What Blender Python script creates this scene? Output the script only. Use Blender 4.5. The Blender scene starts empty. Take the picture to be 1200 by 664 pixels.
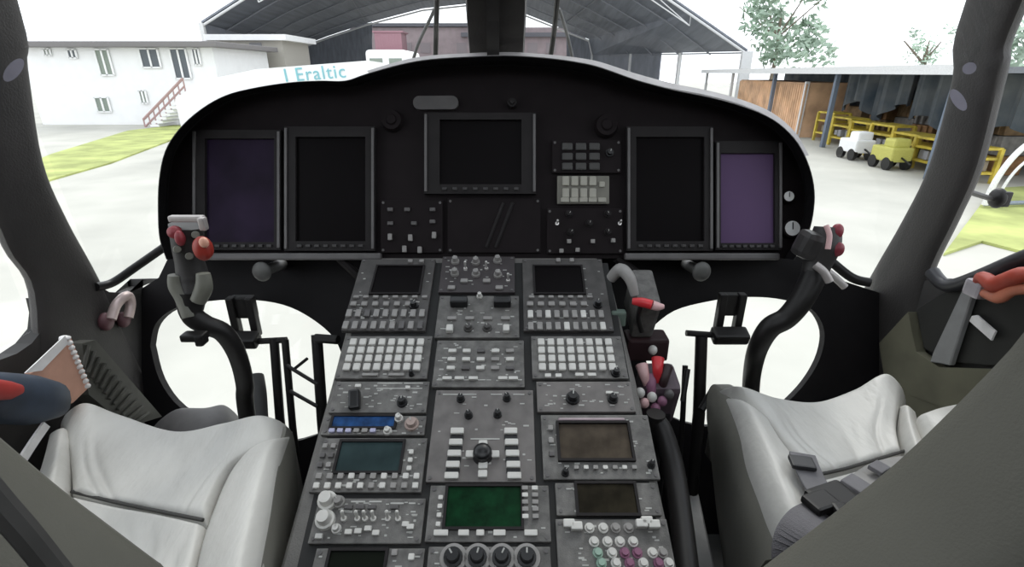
import bpy, bmesh, math, random
from mathutils import Vector, Matrix, geometry
random.seed(7)
C = bpy.context.scene.collection
SC = bpy.context.scene
PI = math.pi
# ------------------------------------------------------------------ camera
F_PX = 600.0
PITCH = math.radians(22.4)
CAM = Vector((0, 0, 1.0))
FW = Vector((0, math.cos(PITCH), -math.sin(PITCH)))
UP = Vector((0, math.sin(PITCH), math.cos(PITCH)))
RT = Vector((1, 0, 0))
GZ = -1.9                                     # apron level below the cockpit floor

cd = bpy.data.cameras.new('camera'); cam = bpy.data.objects.new('camera', cd); C.objects.link(cam)
cd.sensor_width = 36; cd.lens = 36 * F_PX / 1200; cd.clip_start = .02; cd.clip_end = 600
M = Matrix((RT, UP, -FW)).transposed().to_4x4(); M.translation = CAM
cam.matrix_world = M
SC.camera = cam

def ray(u, v): return RT * ((u - 600) / F_PX) + UP * ((332 - v) / F_PX) + FW
def at_d(u, v, d): return CAM + ray(u, v) * d            # at a depth along the view axis
def at_x(u, v, x): r = ray(u, v); return CAM + r * (x / r.x)
def at_y(u, v, y): r = ray(u, v); return CAM + r * (y / r.y)
def at_z(u, v, z): r = ray(u, v); return CAM + r * ((z - 1.0) / r.z)

# ------------------------------------------------------------------ materials
MATS = {}
def mat(name, col, rough=.5, metal=0, var=.12, scale=30, bump=0, bscale=200, spec=.5, coat=0, col2=None, stretch=None):
    if name in MATS: return MATS[name]
    m = bpy.data.materials.new(name); m.use_nodes = True
    nt = m.node_tree; b = nt.nodes['Principled BSDF']
    tc = nt.nodes.new('ShaderNodeTexCoord'); mp = nt.nodes.new('ShaderNodeMapping')
    nt.links.new(tc.outputs['Object'], mp.inputs['Vector'])
    if stretch: mp.inputs['Scale'].default_value = stretch
    nz = nt.nodes.new('ShaderNodeTexNoise'); nz.inputs['Scale'].default_value = scale; nz.inputs['Detail'].default_value = 4
    nt.links.new(mp.outputs['Vector'], nz.inputs['Vector'])
    rp = nt.nodes.new('ShaderNodeValToRGB')
    a = [max(0, c * (1 - var)) for c in col]; z = [min(1, c * (1 + var)) for c in (col2 or col)]
    rp.color_ramp.elements[0].position = .3; rp.color_ramp.elements[1].position = .7
    rp.color_ramp.elements[0].color = (*a, 1); rp.color_ramp.elements[1].color = (*z, 1)
    nt.links.new(nz.outputs['Fac'], rp.inputs['Fac']); nt.links.new(rp.outputs['Color'], b.inputs['Base Color'])
    b.inputs['Roughness'].default_value = rough; b.inputs['Metallic'].default_value = metal
    b.inputs['Specular IOR Level'].default_value = spec; b.inputs['Coat Weight'].default_value = coat
    if bump:
        n2 = nt.nodes.new('ShaderNodeTexNoise'); n2.inputs['Scale'].default_value = bscale; n2.inputs['Detail'].default_value = 3
        nt.links.new(mp.outputs['Vector'], n2.inputs['Vector'])
        bp = nt.nodes.new('ShaderNodeBump'); bp.inputs['Strength'].default_value = bump; bp.inputs['Distance'].default_value = .004
        nt.links.new(n2.outputs['Fac'], bp.inputs['Height']); nt.links.new(bp.outputs['Normal'], b.inputs['Normal'])
    MATS[name] = m; return m
def glass(name, tint=(1, 1, 1), gl=.03):
    if name in MATS: return MATS[name]
    m = bpy.data.materials.new(name); m.use_nodes = True; nt = m.node_tree; nt.nodes.clear()
    o = nt.nodes.new('ShaderNodeOutputMaterial'); mx = nt.nodes.new('ShaderNodeMixShader')
    t = nt.nodes.new('ShaderNodeBsdfTransparent'); g = nt.nodes.new('ShaderNodeBsdfGlossy')
    t.inputs['Color'].default_value = (*tint, 1); g.inputs['Roughness'].default_value = .02
    mx.inputs['Fac'].default_value = gl
    nt.links.new(t.outputs[0], mx.inputs[1]); nt.links.new(g.outputs[0], mx.inputs[2]); nt.links.new(mx.outputs[0], o.inputs['Surface'])
    MATS[name] = m; return m

black = mat('matt_black_vinyl', (.006, .0055, .006), .85, bump=.3, bscale=300, spec=.08)
blackp = mat('black_paint', (.009, .008, .009), .6, spec=.2)
panelc = mat('panel_charcoal', (.0115, .0085, .0095), .7, spec=.15)
bezelc = mat('bezel_grey', (.017, .015, .0155), .6, spec=.2)
trimd = mat('highlight_and_trim_grey', (.10, .095, .095), .45)
panelk = mat('panel_key', (.030, .028, .028), .5)
trimc = mat('brushed_trim', (.22, .21, .21), .4, .3)
facec = mat('console_grey_face', (.122, .118, .112), .55, var=.35, scale=60, bump=.15, bscale=500)
facec2 = mat('console_warm_face', (.138, .127, .122), .5, var=.2, scale=40)
facedk = mat('console_dark_face', (.062, .058, .056), .55, var=.3, scale=40)  # far keyboards: dark frames plus the hood's shade put into the colour
bodyc = mat('console_body_paint', (.13, .125, .118), .55, var=.15, bump=.2, bscale=400)
keyc = mat('grey_key', (.27, .26, .25), .45)
keyl = mat('pale_key', (.60, .59, .56), .4)
keyd = mat('dark_key', (.09, .085, .085), .45)
keyb = mat('beige_key', (.36, .35, .30), .45)
legc = mat('printed_white', (.40, .40, .38), .6)
knobk = mat('black_knob', (.008, .008, .009), .35)
pinkk = mat('magenta_key', (.24, .10, .17), .45)
greenk = mat('green_key', (.28, .40, .33), .45)
pinkl = mat('pale_pink_plastic', (.66, .42, .42), .45)
redp = mat('red_plastic', (.60, .03, .04), .35)
redo = mat('orange_red_plastic', (.42, .06, .035), .45)
chrome = mat('satin_metal', (.72, .70, .68), .3, .7)
tubek = mat('black_tube', (.011, .010, .010), .45, spec=.35)
leather = mat('pale_grey_leather', (.60, .59, .56), .45, var=.05, scale=8, bump=.55, bscale=26, stretch=(2.6, 1, .6))
leathd = mat('shaded_olive_cloth', (.115, .112, .092), .8, var=.12, scale=12, bump=.25, bscale=300)
olive = mat('olive_back_shell', (.098, .095, .078), .75, var=.08, scale=6, bump=.15, bscale=500)
webb = mat('grey_webbing', (.12, .115, .125), .7, bump=.4, bscale=600)
pillc = mat('pillar_charcoal', (.030, .027, .026), .6, var=.2, scale=10, bump=.2, bscale=260)
wallc = mat('cabin_wall_charcoal', (.030, .028, .027), .7, var=.2, scale=10)
olivew = mat('olive_door_trim', (.13, .125, .085), .75, var=.15, scale=15)
greyst = mat('grey_strap', (.25, .25, .25), .6)
floorc = mat('floor_rubber', (.05, .05, .048), .8)
rooflin = mat('roof_lining', (.022, .022, .022), .9)
scr_off = mat('screen_off', (.0035, .0025, .003), .4, var=.05, spec=.06)
scr_pur = mat('screen_violet', (.100, .060, .132), .4, var=.06, scale=3, spec=.1)  # violet tint as base colour, the screen is off
scr_pur2 = mat('screen_dim_violet', (.017, .010, .026), .4, var=.5, scale=9, spec=.08)
scr_teal = mat('screen_teal', (.026, .044, .046), .35, var=.3, scale=20, spec=.1)
scr_green = mat('screen_green', (.003, .026, .009), .35, var=.5, scale=60, spec=.08)
scr_brown = mat('screen_brown', (.060, .048, .036), .35, var=.35, scale=40, spec=.1)
scr_brown2 = mat('screen_dark_brown', (.020, .017, .011), .35, var=.5, scale=40, spec=.08)
scr_blue = mat('screen_blue', (.012, .050, .15), .4, var=.5, scale=70, spec=.15)
clear = glass('window_glass', (.985, .99, .99), .02)
greeng = glass('overhead_glass', (.72, .80, .76), .04)
# outdoors
concrete = mat('pale_concrete', (.47, .46, .415), .9, var=.13, scale=.45)
grassm = mat('bright_grass', (.37, .41, .14), .9, var=.3, scale=1.2, bump=.5, bscale=30)
whitew = mat('white_render', (.86, .86, .86), .8, var=.03, scale=2)
roofw = mat('grey_tile_roof', (.20, .19, .19), .8)
winm = mat('dark_window', (.10, .115, .13), .3)  # dark blue-grey window colour
wing = mat('green_shutter', (.24, .28, .24), .6)
railp = mat('pink_rail', (.42, .28, .27), .6)
cream = mat('cream_render', (.40, .38, .34), .8)
hangr = mat('hangar_sheet_blue_grey', (.20, .215, .25), .55, var=.2, scale=.5, stretch=(6, .3, 1))
steelw = mat('white_steel', (.70, .70, .70), .5)
brickm = mat('brown_brick', (.26, .21, .22), .85, scale=1)
brickr = mat('dark_roof', (.10, .10, .115), .8)
redr = mat('faded_red_steel', (.38, .20, .24), .6)
tan = mat('tan_corrugated_sheet', (.60, .38, .23), .7, var=.3, scale=1.2)
netb = mat('blue_green_netting', (.060, .090, .125), .9, var=.4, scale=1.1, col2=(.105, .112, .118))
yel = mat('yellow_paint', (.52, .40, .055), .5, var=.3, scale=4)
leafp = mat('pale_green_leaf', (.36, .46, .36), .7, var=.35, scale=.9)
bark = mat('bark', (.22, .18, .14), .9)
teal = mat('teal_letters', (.22, .50, .55), .6)
paper = mat('orange_paper', (.60, .33, .24), .7, var=.1)
papw = mat('white_paper', (.80, .78, .77), .7)
navy = mat('navy_padding', (.022, .035, .06), .6, var=.3, scale=20)

# ------------------------------------------------------------------ mesh helpers
class MB:
    """collects shapes into one bmesh; s = material slot"""
    def __init__(self): self.bm = bmesh.new()
    def _slot(self, fs, s):
        for f in fs: f.material_index = s
    def box(self, c, size, m=None, s=0, bevel=0, seg=2):
        r = bmesh.ops.create_cube(self.bm, size=1)
        vs = r['verts']
        T = Matrix.Translation(c) @ (m.to_4x4() if m else Matrix()) @ Matrix.Diagonal((*size, 1))
        bmesh.ops.transform(self.bm, matrix=T, verts=vs)
        fs = {f for v in vs for f in v.link_faces}
        self._slot(fs, s)
        if bevel:
            es = {e for v in vs for e in v.link_edges}
            rr = bmesh.ops.bevel(self.bm, geom=list(es), offset=bevel, segments=seg, affect='EDGES', profile=.6)
            self._slot(rr['faces'], s)
        return self
    def cyl(self, a, b, r0, r1=None, n=16, s=0):
        a = Vector(a); b = Vector(b); d = b - a; r1 = r0 if r1 is None else r1
        r = bmesh.ops.create_cone(self.bm, cap_ends=True, segments=n, radius1=r0, radius2=r1, depth=d.length)
        q = Vector((0, 0, 1)).rotation_difference(d.normalized())
        bmesh.ops.transform(self.bm, matrix=Matrix.Translation((a + b) / 2) @ q.to_matrix().to_4x4(), verts=r['verts'])
        self._slot({f for v in r['verts'] for f in v.link_faces}, s); return self
    def ball(self, c, size, s=0, m=None, n=16):
        r = bmesh.ops.create_uvsphere(self.bm, u_segments=n, v_segments=max(6, n * 2 // 3), radius=1)
        bmesh.ops.transform(self.bm, matrix=Matrix.Translation(c) @ (m.to_4x4() if m else Matrix()) @ Matrix.Diagonal((*size, 1)), verts=r['verts'])
        self._slot({f for v in r['verts'] for f in v.link_faces}, s); return self
    def loft(self, rings, s=0, cap=True, closed=False):
        vr = [[self.bm.verts.new(p) for p in r] for r in rings]
        n = len(vr[0]); fs = []
        pairs = list(zip(vr, vr[1:])) + ([(vr[-1], vr[0])] if closed else [])
        for a, b in pairs:
            for i in range(n):
                fs.append(self.bm.faces.new((a[i], a[(i + 1) % n], b[(i + 1) % n], b[i])))
        if cap and not closed:
            fs.append(self.bm.faces.new(vr[0][::-1])); fs.append(self.bm.faces.new(vr[-1]))
        self._slot(fs, s); return self
    def tube(self, pts, r, n=12, s=0, smooth=6):
        pts = [Vector(p) for p in pts]
        rs = r if isinstance(r, (list, tuple)) else [r] * len(pts)
        if smooth and len(pts) > 2: pts, rs = cr_path(pts, rs, smooth)
        rings = []; prev = None
        for i, p in enumerate(pts):
            t = (pts[min(i + 1, len(pts) - 1)] - pts[max(i - 1, 0)]).normalized()
            if prev is None:
                a = t.orthogonal().normalized()
            else:
                a = (prev - t * prev.dot(t)).normalized()
            prev = a; b = t.cross(a)
            rings.append([p + (a * math.cos(k * 2 * PI / n) + b * math.sin(k * 2 * PI / n)) * rs[i] for k in range(n)])
        return self.loft(rings, s)
    def prism(self, outer, holes, vec, s=0):
        """polygon (3-D points) with holes, extruded by vec"""
        loops = [[Vector(p) for p in outer]] + [[Vector(p) for p in h] for h in holes]
        flat = [p for l in loops for p in l]
        tris = geometry.tessellate_polygon(loops)
        A = [self.bm.verts.new(p) for p in flat]; B = [self.bm.verts.new(p + Vector(vec)) for p in flat]
        fs = []
        for t in tris:
            try:
                fs.append(self.bm.faces.new([A[i] for i in t])); fs.append(self.bm.faces.new([B[i] for i in t[::-1]]))
            except ValueError: pass
        k = 0
        for l in loops:
            n = len(l)
            for i in range(n):
                a, b = k + i, k + (i + 1) % n
                fs.append(self.bm.faces.new((A[a], A[b], B[b], B[a])))
            k += n
        self._slot(fs, s); return self
    def patch(self, net, nu=36, nv=36, drop=.012, edge=.09, skirt=None, thick=.05, s=0, fn=None, off=None):
        """smooth surface through a net of points (rows), pillowed at its edges, closed below"""
        R, K = len(net), len(net[0])
        def cr1(ps, t):
            n = len(ps); x = t * (n - 1); i = min(int(x), n - 2); f = x - i
            return cr(ps[max(i - 1, 0)], ps[i], ps[i + 1], ps[min(i + 2, n - 1)], f)
        g = []
        for j in range(nv + 1):
            tj = j / nv; row = []
            cs = [cr1([net[r][k] for r in range(R)], tj) for k in range(K)]
            for i in range(nu + 1):
                ti = i / nu; p = cr1(cs, ti).copy()
                e = min(ti, 1 - ti, tj, 1 - tj)
                e2 = max(0, 1 - e / edge); p.z -= drop * e2 * e2
                if fn: p.z += fn(ti, tj)
                row.append(p)
            g.append(row)
        T = [[self.bm.verts.new(p) for p in r] for r in g]
        low = lambda p: Vector((p.x, p.y, skirt)) if skirt is not None else p + (Vector(off) if off else Vector((0, 0, -thick)))
        Bm = [[self.bm.verts.new(low(p)) for p in r] for r in g]
        fs = []
        for j in range(nv):
            for i in range(nu):
                fs.append(self.bm.faces.new((T[j][i], T[j][i + 1], T[j + 1][i + 1], T[j + 1][i])))
                fs.append(self.bm.faces.new((Bm[j][i], Bm[j + 1][i], Bm[j + 1][i + 1], Bm[j][i + 1])))
        for i in range(nu):
            for j in (0, nv): fs.append(self.bm.faces.new((T[j][i], T[j][i + 1], Bm[j][i + 1], Bm[j][i])))
        for j in range(nv):
            for i in (0, nu): fs.append(self.bm.faces.new((T[j][i], T[j + 1][i], Bm[j + 1][i], Bm[j][i])))
        self._slot(fs, s); return self
    def build(self, name, mats, parent=None, smooth=False, loc=None, autosm=True):
        bmesh.ops.recalc_face_normals(self.bm, faces=self.bm.faces)
        me = bpy.data.meshes.new(name); self.bm.to_mesh(me); self.bm.free()
        for m in (mats if isinstance(mats, (list, tuple)) else [mats]): me.materials.append(m)
        if smooth:
            me.shade_smooth()
            if autosm: me.set_sharp_from_angle(angle=math.radians(40))
        o = bpy.data.objects.new(name, me); C.objects.link(o)
        if parent: attach(o, parent)
        return o
def cr(a, b, c, d, f):
    return .5 * ((2 * b) + (c - a) * f + (2 * a - 5 * b + 4 * c - d) * f * f + (3 * b - a - 3 * c + d) * f ** 3)
def cr_path(pts, rs, k):
    o, q = [], []
    n = len(pts)
    for i in range(n - 1):
        for j in range(k):
            f = j / k
            o.append(cr(pts[max(i - 1, 0)], pts[i], pts[i + 1], pts[min(i + 2, n - 1)], f)); q.append(rs[i] * (1 - f) + rs[i + 1] * f)
    o.append(pts[-1]); q.append(rs[-1]); return o, q
def cr2(px, k=5):
    v = [Vector((a, b, 0)) for a, b in px]
    o, _ = cr_path(v, [0] * len(v), k); return [(p.x, p.y) for p in o]
def attach(o, parent):
    """child built in world space when the parent is an unrotated thing, in the thing's own frame when it has one"""
    o.parent = parent
    if parent.get('_frame'): o['_frame'] = 1
    else:
        W = parent.matrix_basis.copy(); p = parent
        o.matrix_parent_inverse = WORLD[parent.name].inverted()
        WORLD[o.name] = Matrix()
WORLD = {}
def tag(o, label, cat, group=None, kind=None):
    o['label'] = label; o['category'] = cat
    if group: o['group'] = group
    if kind: o['kind'] = kind
    return o
def thing(name, label, cat, loc=(0, 0, 0), group=None):
    o = bpy.data.objects.new(name, None); C.objects.link(o); o.empty_display_size = .05
    o.location = loc; WORLD[o.name] = Matrix.Translation(loc)
    return tag(o, label, cat, group)
def struct(o): o['kind'] = 'structure'; return o
def wb(name, mb, m, smooth=False):                 # one-mesh object in world space
    o = mb.build(name, m, None, smooth); WORLD[o.name] = Matrix(); return o

# ------------------------------------------------------------------ world and light
w = bpy.data.worlds.new('overcast_sky'); SC.world = w; w.use_nodes = True
nt = w.node_tree; bg = nt.nodes['Background']
tc = nt.nodes.new('ShaderNodeTexCoord'); sx = nt.nodes.new('ShaderNodeSeparateXYZ'); rp = nt.nodes.new('ShaderNodeValToRGB')
nt.links.new(tc.outputs['Generated'], sx.inputs[0]); nt.links.new(sx.outputs['Z'], rp.inputs['Fac'])
rp.color_ramp.elements[0].color = (.93, .96, 1, 1); rp.color_ramp.elements[1].color = (.88, .94, 1, 1)
nt.links.new(rp.outputs['Color'], bg.inputs['Color']); bg.inputs['Strength'].default_value = 2.6
sd = bpy.data.lights.new('sun', 'SUN'); sun = bpy.data.objects.new('sun', sd); C.objects.link(sun)
sd.energy = 1.9; sd.angle = math.radians(22); sd.color = (1, .97, .9)
sun.rotation_euler = (math.radians(-40), math.radians(8), 0)
SC.view_settings.view_transform = 'Standard'; SC.view_settings.look = 'None'
SC.view_settings.exposure = -.45; SC.view_settings.gamma = 1; SC.view_settings.use_curve_mapping = False
SC.cycles.max_bounces = 10; SC.cycles.transparent_max_bounces = 16; SC.cycles.sample_clamp_indirect = 6

# ================================================================== COCKPIT SHELL
XW = .87
# floor
struct(wb('floor', MB().box((0, -.12, -.02), (2 * XW, 2.05, .04)), floorc))
# roof with two overhead windows, rear wall
def ceil_poly(): return [(-XW, -1.15, 1.64), (XW, -1.15, 1.64), (XW, .55, 1.64), (.6, .82, 1.64), (-.6, .82, 1.64), (-XW, .55, 1.64)]
def rect3(x0, x1, y0, y1, z): return [(x0, y0, z), (x1, y0, z), (x1, y1, z), (x0, y1, z)]
OH = [rect3(-.76, -.12, .02, .74, 1.64), rect3(.12, .76, .02, .74, 1.64)]
struct(wb('ceiling', MB().prism(ceil_poly(), OH, (0, 0, .04)), rooflin))
for k, h in enumerate(OH):
    x0, x1 = h[0][0] + .001, h[1][0] - .001
    struct(wb('window_%d' % (7 + k), MB().box(((x0 + x1) / 2, .38, 1.66), (x1 - x0, .718, .006)), greeng))
struct(wb('wall_rear', MB().box((0, -1.17, .82), (2 * XW, .04, 1.64)), rooflin))
# front bulkhead under the panel, with the two chin openings
BD = 1.2
LCH = cr2([(176, 405), (182, 380), (203, 362), (240, 353), (290, 351), (332, 357), (365, 373), (392, 397), (404, 430), (404, 470), (380, 505), (320, 520), (260, 505), (212, 478), (187, 445)] + [(176, 405)], 4)[:-1]
RCH = cr2([(762, 385), (790, 364), (830, 353), (870, 348), (915, 350), (948, 360), (963, 378), (966, 400), (956, 430), (932, 462), (895, 490), (840, 500), (790, 490), (768, 460), (757, 420)] + [(762, 385)], 4)[:-1]
bo = [(198, 300), (948, 300), (985, 328), (1034, 344), (1034, 640), (166, 640), (166, 338), (186, 325)]
struct(wb('wall_front', MB().prism([at_d(*p, BD) for p in bo], [[at_d(*p, BD) for p in h] for h in (LCH, RCH)], FW * .02), blackp))
for k, h in enumerate((LCH, RCH)):
    c = Vector((sum(p[0] for p in h) / len(h), sum(p[1] for p in h) / len(h)))
    hh = [(c.x + (p[0] - c.x) * .995, c.y + (p[1] - c.y) * .995) for p in h]
    struct(wb('window_%d' % (3 + k), MB().prism([at_d(*p, BD + .006) for p in hh], [], FW * .006), clear))
# side walls below and behind the door windows
def yz(pts, x): return [(x, a, b) for a, b in pts]
def pxx(pts, x): return [tuple(at_x(u, v, x)) for u, v in pts]
lw = pxx([(190, 326), (172, 333), (150, 343), (128, 342), (118, 336)], -XW) + [(-XW, q[1], q[2]) for q in pxx([(56, 350), (30, 349), (34, 366), (32, 385), (18, 402), (0, 414), (-50, 432)], -XW - .03)]
z_l = lw[-1][2]
lw = lw + yz([(.2, z_l), (.1, z_l + .05), (.06, 1.45), (-.02, 1.52), (-.6, 1.52), (-.6, 1.64), (-1.15, 1.64), (-1.15, 0), (.9, 0), (1.12, .55)], -XW)
struct(wb('wall_left', MB().prism(lw, [], (-.03, 0, 0)), wallc))
rw = pxx([(1010, 326), (1030, 338), (1098, 326), (1106, 330), (1120, 328), (1150, 317), (1200, 297), (1260, 274)], XW)
z_r = rw[-1][2]
rw = rw + yz([(.2, z_r + .02), (.1, z_r + .06), (.06, 1.45), (-.02, 1.52), (-.6, 1.52), (-.6, 1.64), (-1.15, 1.64), (-1.15, 0), (.9, 0), (1.12, .5)], XW)
struct(wb('wall_right', MB().prism(rw, [], (.03, 0, 0)), wallc))
# roof rails above the doors
for sgn, nm in ((-1, 'trim_1'), (1, 'trim_2')):
    struct(wb(nm, MB().tube([(sgn * .84, -.6, 1.58), (sgn * .84, .1, 1.58), (sgn * .80, .55, 1.58), (sgn * .62, .83, 1.62), (0, .86, 1.66), ], .045), pillc, True))
# A-pillars
def ring(e1, e2, n, k=20, p=3.2):
    """rounded section: e1-e2 is its width, n its depth"""
    c = (e1 + e2) / 2; a = (e2 - e1) / 2; b = n / 2; out = []
    for i in range(k):
        t = 2 * PI * i / k; x, y = math.cos(t), math.sin(t)
        out.append(c + b + a * (abs(x) ** (2 / p) * (1 if x > 0 else -1)) + b * (abs(y) ** (2 / p) * (1 if y > 0 else -1)))
    return out
def pillar(name, sgn, inner, outer, xin, xout):
    rings = []
    for (pi, po, xi, xo) in zip(inner, outer, xin, xout):
        rings.append(ring(at_x(*pi, sgn * xi), at_x(*po, sgn * xo), Vector((sgn * .045, .02, 0))))
    top = rings[-1]; c = sum(top, Vector()) / len(top)
    rings.append([Vector((sgn * .74, .80, 1.63)) + (p - c) for p in top])
    vs = [[r[i] for r in rings] for i in range(len(rings[0]))]
    cols = [cr_path(v, [0] * len(v), 5)[0] for v in vs]
    return struct(wb(name, MB().loft([[c_[j] for c_ in cols] for j in range(len(cols[0]))]), pillc, True))
pillar('trim_3', -1, [(205, 500), (165, 420), (121, 327), (85, 260), (56, 190), (39, 80), (27, 0)],
       [(66, 560), (50, 470), (44, 345), (14, 292), (-20, 200), (-50, 80), (-70, 0)],
       [.86, .86, .86, .853, .842, .822, .805], [.86, .86, .86, .853, .842, .822, .805])
pillar('trim_4', 1, [(930, 500), (965, 420), (1014, 327), (1052, 260), (1083, 195), (1110, 95), (1126, 0)],
       [(1056, 500), (1064, 420), (1083, 327), (1113, 260), (1141, 195), (1170, 80), (1194, 0)],
       [.86, .86, .86, .853, .842, .822, .805], [.86, .86, .86, .853, .842, .822, .805])
# windscreen: two curved panes and the centre post
def pane(name, net, m=clear):
    b = MB(); R = [[Vector(p) for p in r] for r in net]
    b.patch(R, 14, 14, 0, .1, None, .004); return struct(wb(name, b, m, True))
def wnet(s):
    return [[(s * .012, 1.50, .86), (s * .40, 1.46, .84), (s * .74, 1.32, .62), (s * .90, 1.04, .42)],
            [(s * .012, 1.32, 1.15), (s * .38, 1.28, 1.13), (s * .70, 1.16, 1.02), (s * .865, .97, .90)],
            [(s * .012, 1.08, 1.42), (s * .36, 1.05, 1.41), (s * .62, .97, 1.38), (s * .80, .86, 1.30)],
            [(s * .012, .87, 1.62), (s * .34, .86, 1.62), (s * .56, .84, 1.62), (s * .71, .79, 1.60)]]
pane('window_1', wnet(-1)); pane('window_2', wnet(1))
def postring(y, z, x0, x1): return [Vector(p) for p in ((x0, y - .05, z - .035), (x1, y - .05, z - .035), (x1 + .006, y - .01, z), (x1, y + .03, z + .03), (x0, y + .03, z + .03), (x0 - .006, y - .01, z))]
pz = []
for y, z, x0, x1 in ((1.51, .86, -.098, .018), (1.33, 1.15, -.100, .028), (1.09, 1.42, -.075, .03), (.87, 1.63, -.06, .04)): pz.append(postring(y, z, x0, x1))
struct(wb('trim_5', MB().loft(pz), pillc))
b = MB(); b.loft([[Vector((x, y - .05 + dy, z - .035 + dz)) for x, dy, dz in ((xm - .012, .002, .002), (xm + .016, .002, .002), (xm + .016, -.014, -.010), (xm - .012, -.014, -.010))] for y, z, xm in ((1.51, .86, -.05), (1.33, 1.15, -.045), (1.09, 1.42, -.03), (.87, 1.63, -.015))])
struct(wb('trim_6', b, panelk))
# door window panes
for sgn, nm, zl in ((-1, 'window_5', z_l), (1, 'window_6', z_r)):
    P = [(.84, .56 if sgn < 0 else .63), (.2, zl), (.1, zl + .05), (.06, 1.45), (-.02, 1.52), (.1, 1.57), (.70, 1.57), (.84, 1.1)]
    struct(wb(nm, MB().prism(yz(P, sgn * (XW + .012)), [], (sgn * .005, 0, 0)), clear))
# windscreen sill bars at both lower corners, and the pale sill lip behind the hood
struct(wb('trim_7', MB().tube([at_d(196, 287, 1.13), at_d(160, 312, 1.12), at_d(132, 331, 1.1), at_d(112, 336, 1.06)], .009), tubek, True))
struct(wb('trim_8', MB().tube([at_d(940, 280, 1.13), at_d(970, 303, 1.13), at_d(998, 325, 1.13), at_d(1020, 331, 1.12)], .010), tubek, True))

# ================================================================== INSTRUMENT PANEL
PD = 1.1; K = PD / F_PX
PF = Matrix((RT, UP, -FW)).transposed().to_4x4(); PF.translation = CAM + FW * PD
def pl(u, v, z=0): return Vector(((u - 600) * K, (332 - v) * K, z))
def framed(name, label, cat, M4, group=None):
    o = bpy.data.objects.new(name, None); C.objects.link(o); o.empty_display_size = .03
    o.matrix_world = M4; o['_frame'] = 1; tag(o, label, cat, group); return o
OUT = [(196, 304), (188, 280), (186, 250), (187, 212), (194, 178), (210, 152), (235, 129), (265, 112), (300, 103), (340, 97), (375, 95), (405, 95), (430, 87), (470, 76), (505, 70), (555, 67), (600, 66), (645, 69), (680, 74), (705, 80), (745, 94), (790, 106), (830, 114), (870, 125), (905, 140), (930, 162), (945, 188), (953, 217), (953, 245), (946, 275), (930, 304)]
OUTS = cr2(OUT, 4)
def inset(pts, k, c=(590, 260)): 
    o = []
    for u, v in pts:
        d = Vector((c[0] - u, c[1] - v)); 
        if d.length > 0: d.normalize()
        o.append((u + d.x * k, v + d.y * k))
    return o
pan = thing('instrument_panel', 'wide black instrument panel spanning the cockpit under the arched hood', 'instrument panel', at_d(580, 296, PD))
ins = inset(OUTS, 11.3)
b = MB().prism([at_d(*p, PD + .004) for p in ins], [], FW * .06)
b.build('panel_face', panelc, pan)
# lower ledge under the displays
for (u0, u1, v0, v1) in ((216, 447, 296, 305), (732, 912, 296, 305)):
    b = MB(); c = (at_d(u0, (v0 + v1) / 2, PD - .004) + at_d(u1, (v0 + v1) / 2, PD - .004)) / 2
    b.box(c, ((u1 - u0) * K, .016, .015), Matrix.Rotation(-PITCH, 3, 'X'), bevel=.004); b.build('lower_ledge', trimd, pan)
# pill-shaped annunciator lamp, round speaker vents and small knob on the upper face
def pill(mb, u0, u1, v0, v1, d, dep):
    c = at_d((u0 + u1) / 2, (v0 + v1) / 2, d); h = (v1 - v0) / 2 * K; L = (u1 - u0) / 2 * K
    pts = []
    for i in range(24):
        t = 2 * PI * i / 24; x, y = math.cos(t), math.sin(t)
        pts.append(c + RT * ((L - h) * (1 if x > 0 else -1) + h * x) + UP * (h * y))
    mb.prism(pts, [], FW * dep)
b = MB(); pill(b, 484, 537, 112, 128, PD - .006, .012); b.build('annunciator_lamp', mat('lamp_grey', (.085, .08, .08), .5), pan, True)['label'] = 'pale pill-shaped lamp'
for (u, v, r) in ((600, 122, 6), (460, 142, 13), (710, 148, 14)):
    b = MB(); c = at_d(u, v, PD)
    b.cyl(c, c - FW * .012, r * K, r * K * .85, 20); b.cyl(c - FW * .012, c - FW * .016, r * K * .5, r * K * .4, 16)
    b.build('round_knob', bezelc if r < 10 else panelc, pan, True)
# hood over the panel
rows = []
fr = [at_d(*p, 1.03) for p in OUTS]; inn = [at_d(*p, 1.05) for p in inset(OUTS, 9)]; inb = [at_d(*p, PD + .003) for p in inset(OUTS, 11)]
ob = [at_d(*p, 1.16) for p in inset(OUTS, 10)]
lo_ = [at_d(*p, 1.045) for p in inset(OUTS, -1)]
secs = [[a, b_, c, d, e] for a, b_, c, d, e in zip(inb, inn, fr, lo_, ob)]
hb = MB().loft(secs); hb.prism([at_d(*p, 1.1655) for p in inset(OUTS, 9)], [], FW * .006)
hood = wb('glareshield_hood', hb, black, True)
tag(hood, 'arched matt black hood around the top and sides of the instrument panel', 'glareshield')
# pale deck lip beyond the hood
LIP = [(430, 83), (470, 71), (505, 65), (555, 62), (600, 61), (645, 64), (680, 68), (705, 73), (745, 86), (790, 98), (830, 106), (870, 117), (905, 132), (932, 155), (948, 182)]
LS = cr2(LIP, 4)
struct(wb('trim_9', MB().loft([[at_d(*p, 1.2), at_d(*inset([p], 8)[0], 1.19), at_d(*inset([p], 30)[0], 1.2), at_d(*inset([p], 24)[0], 1.22)] for p in LS]), mat('deck_grey', (.42, .40, .40), .6), True))

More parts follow.
